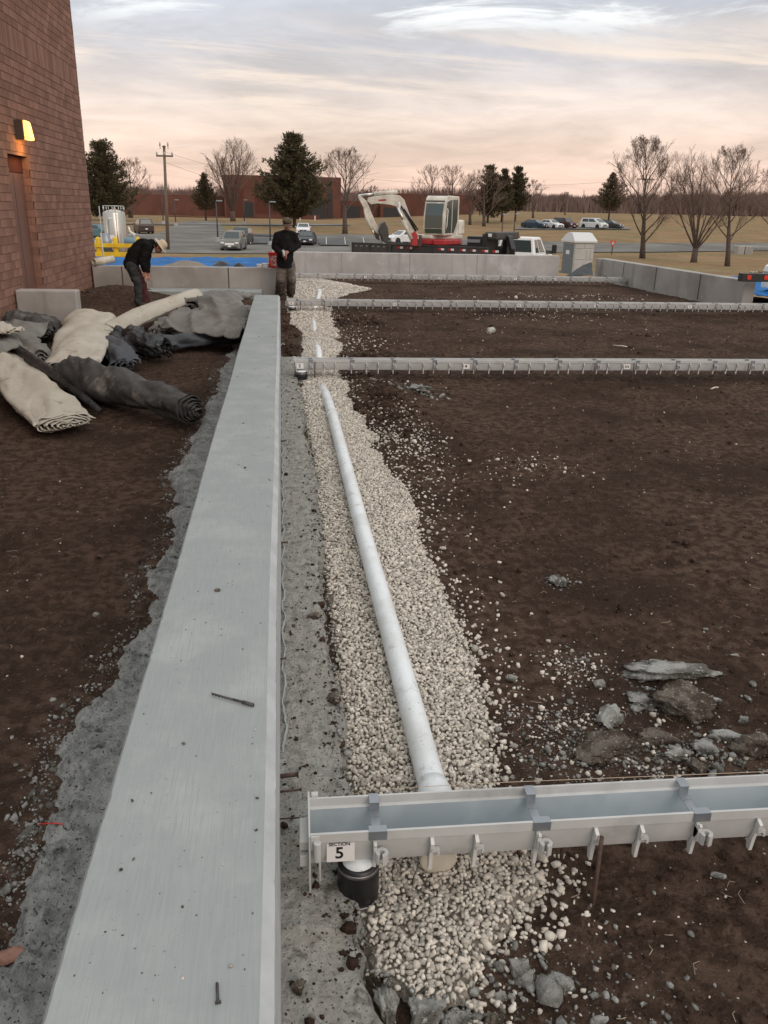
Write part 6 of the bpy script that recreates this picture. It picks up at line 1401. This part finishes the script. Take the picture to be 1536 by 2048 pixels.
def evergreen(label, pb, pt_y, px_w, seed, mat=m_pine, skirt=.12, nb=150, ragged=.35, trunk_vis=.1, group='dark evergreens behind the parking lot', shape=1.0):
    rnd = np.random.default_rng(seed); p = hit(*pb); top = DP(pb[0], pt_y, p.y); Ht = top.z-p.z; Wd = (DP(pb[0]+px_w/2, pt_y, p.y).x-DP(pb[0]-px_w/2, pt_y, p.y).x)/2
    t = thing('evergreen_tree', label, 'tree', p, 0, group); MB().tube([(0, 0, -.3), (0, 0, Ht*.5), (0, 0, Ht*.97)], [Ht*.024, Ht*.014, .02], 8).build('trunk', m_bark, t, True)
    cs = []; ds = []; br_ = MB()
    for k in range(nb):
        u = min(.995, max(.02, skirt+(1-skirt)*(k/nb)**.9+rnd.normal(0, .008))); a = k*2.399+rnd.random()*.5; uu = min(.995, max(0.0, (u-skirt)/(1-skirt)))
        wid = 1.30*Wd*((1-uu)**(.84*shape))*min(1, .62+uu*2.6)*rnd.uniform(1-ragged*1.3, 1.12); z0 = u*Ht; rise = rnd.uniform(-.02, .30)*wid+(.5*wid if uu > .85 else 0)
        e = np.array([math.cos(a)*wid, math.sin(a)*wid, rise]); br_.tube([(0, 0, z0), tuple(Vector((e[0], e[1], z0+e[2])))], [.05, .015], 3, cap=False)
        m_ = max(5, int(16*wid/Wd)); 
        for j in range(m_):
            s = .18+.82*(j+rnd.random())/m_; cs.append(np.array([0, 0, z0])+e*s+np.array([0, 0, .26*wid*s*s])+rnd.normal(0, .030*Wd, 3)); dd = e/np.linalg.norm(e)+np.array([0, 0, .55]); ds.append(dd)
    for k in range(10): cs.append(np.array([0, 0, Ht*(.9+.01*k)])); ds.append(np.array([0, 0, 1.]))
    cs = np.array(cs); ds = np.array(ds); n = len(cs); q = 13; sz = Ht*.033
    C_ = np.repeat(cs, q, 0)+rnd.normal(0, sz*.42, (n*q, 3)); D_ = np.repeat(ds, q, 0)*1.0+rnd.normal(0, .55, (n*q, 3)); D_ /= np.linalg.norm(D_, axis=1)[:, None]
    S_ = np.cross(D_, rnd.normal(size=(n*q, 3))); S_ /= np.linalg.norm(S_, axis=1)[:, None]; l_ = sz*rnd.uniform(.6, 1.3, (n*q, 1)); V = np.stack([C_-S_*l_*.20, C_+S_*l_*.20, C_+D_*l_], 1).reshape(-1, 3)
    o = np_mesh('crown', V, np.arange(len(V)).reshape(-1, 3), mat, 3, False); o.parent = t; br_.build('limbs', m_bark, t); return t
evergreen('largest dark evergreen in front of the middle of the far brick building', (589, 455), 275, 142, 1, skirt=.10, nb=250, shape=.84)
evergreen('broad spiky evergreen beside the brick building at the far left behind the tank', (213, 441), 290, 122, 2, m_pine, .04, 240, .4, shape=.7)
evergreen('small evergreen standing alone in front of the left wing of the far building', (412, 441), 349, 58, 3, m_pine2, .22, 110, .35)
evergreen('left evergreen of the cluster right of the excavator cab', (975, 447), 335, 62, 4, m_pine, .12, 130, .35, shape=.7)
evergreen('middle evergreen of the cluster right of the excavator cab', (1003, 445), 341, 50, 5, m_pine, .2, 110, .35, shape=.7)
evergreen('right evergreen of the cluster right of the excavator cab', (1030, 443), 337, 50, 6, m_pine, .2, 120, .4, shape=.7)
evergreen('lone evergreen on the slope right of the white minivan', (1217, 440), 348, 62, 7, m_pine2, .2, 120, .32)

# far wood: one mass of leafless trees along the skyline
rnd = np.random.default_rng(5); V = []; 
def wood(n, pxa, pxb, yf, ya, yb, seed, hscale=1.0):
    r = np.random.default_rng(seed); px_ = r.uniform(pxa, pxb, n); Y = r.uniform(ya, yb, n); out = []
    for a, y in zip(px_, Y):
        d = ray(a, 420); d = d/d.y; x = CAM.x+d.x*y; z0 = float(T(x, y)); ztop = DP(a, float(yf(a)), y).z; h = max(2.0, (ztop-z0))*(r.uniform(.60, .92) if r.random() < .8 else r.uniform(.9, 1.12))
        k = 120; an = r.uniform(0, 6.28, k); st = r.uniform(.0, .55, k)**1.1*h; hr_ = h*r.uniform(.05, .30, k); b0 = np.stack([x+r.normal(0, .2, k)*h*.25, y+r.normal(0, .2, k)*h*.2, z0+st], 1)
        tip = b0+np.stack([np.cos(an)*hr_, np.sin(an)*hr_, (h-st)*r.uniform(.45, 1.0, k)], 1); wd = r.uniform(.03, .10, (k, 1)) * (y/300)
        sd_ = np.stack([np.ones(k), np.zeros(k), np.zeros(k)], 1)*wd; out.append(np.stack([b0-sd_*1.4, b0+sd_*1.4, tip], 1).reshape(-1, 3))
    return np.concatenate(out)
sky_l = lambda a: np.interp(a, [100, 270, 330, 400, 460, 700, 800, 1000, 1050, 1130, 1250, 1350, 1536, 1700], [372, 368, 366, 372, 366, 374, 385, 380, 384, 388, 386, 380, 378, 376])
for Vw, m__ in ((wood(420, 150, 1000, sky_l, 250, 340, 1), m_far_r), (wood(760, 980, 1800, sky_l, 290, 430, 2), m_far)): tag(np_mesh('far_wood', Vw, np.arange(len(Vw)).reshape(-1, 3), m__, 3, False), kind='stuff')
# brushy understorey closing the foot of the wood
def brush(n, pxa, pxb, ya, yb, hm, seed):
    r = np.random.default_rng(seed); px_ = r.uniform(pxa, pxb, n); Y = r.uniform(ya, yb, n); d = np.array([[*(ray(a, 420)/ray(a, 420).y)] for a in px_]); X = CAM.x+d[:, 0]*Y; Z = T(X, Y)
    h = r.uniform(.3, 1, n)*hm; w_ = r.uniform(.12, .5, n); dx = r.normal(0, .8, n)
    return np.stack([np.stack([X-w_, Y, Z-.3], 1), np.stack([X+w_, Y, Z-.3], 1), np.stack([X+dx, Y, Z+h], 1)], 1).reshape(-1, 3)
for Vb, m__ in ((brush(16000, 150, 1000, 250, 340, 7.5, 3), m_far_r), (brush(22000, 960, 1800, 290, 430, 6.5, 4), m_far)): tag(np_mesh('undergrowth', Vb, np.arange(len(Vb)).reshape(-1, 3), m__, 3, False), kind='stuff')
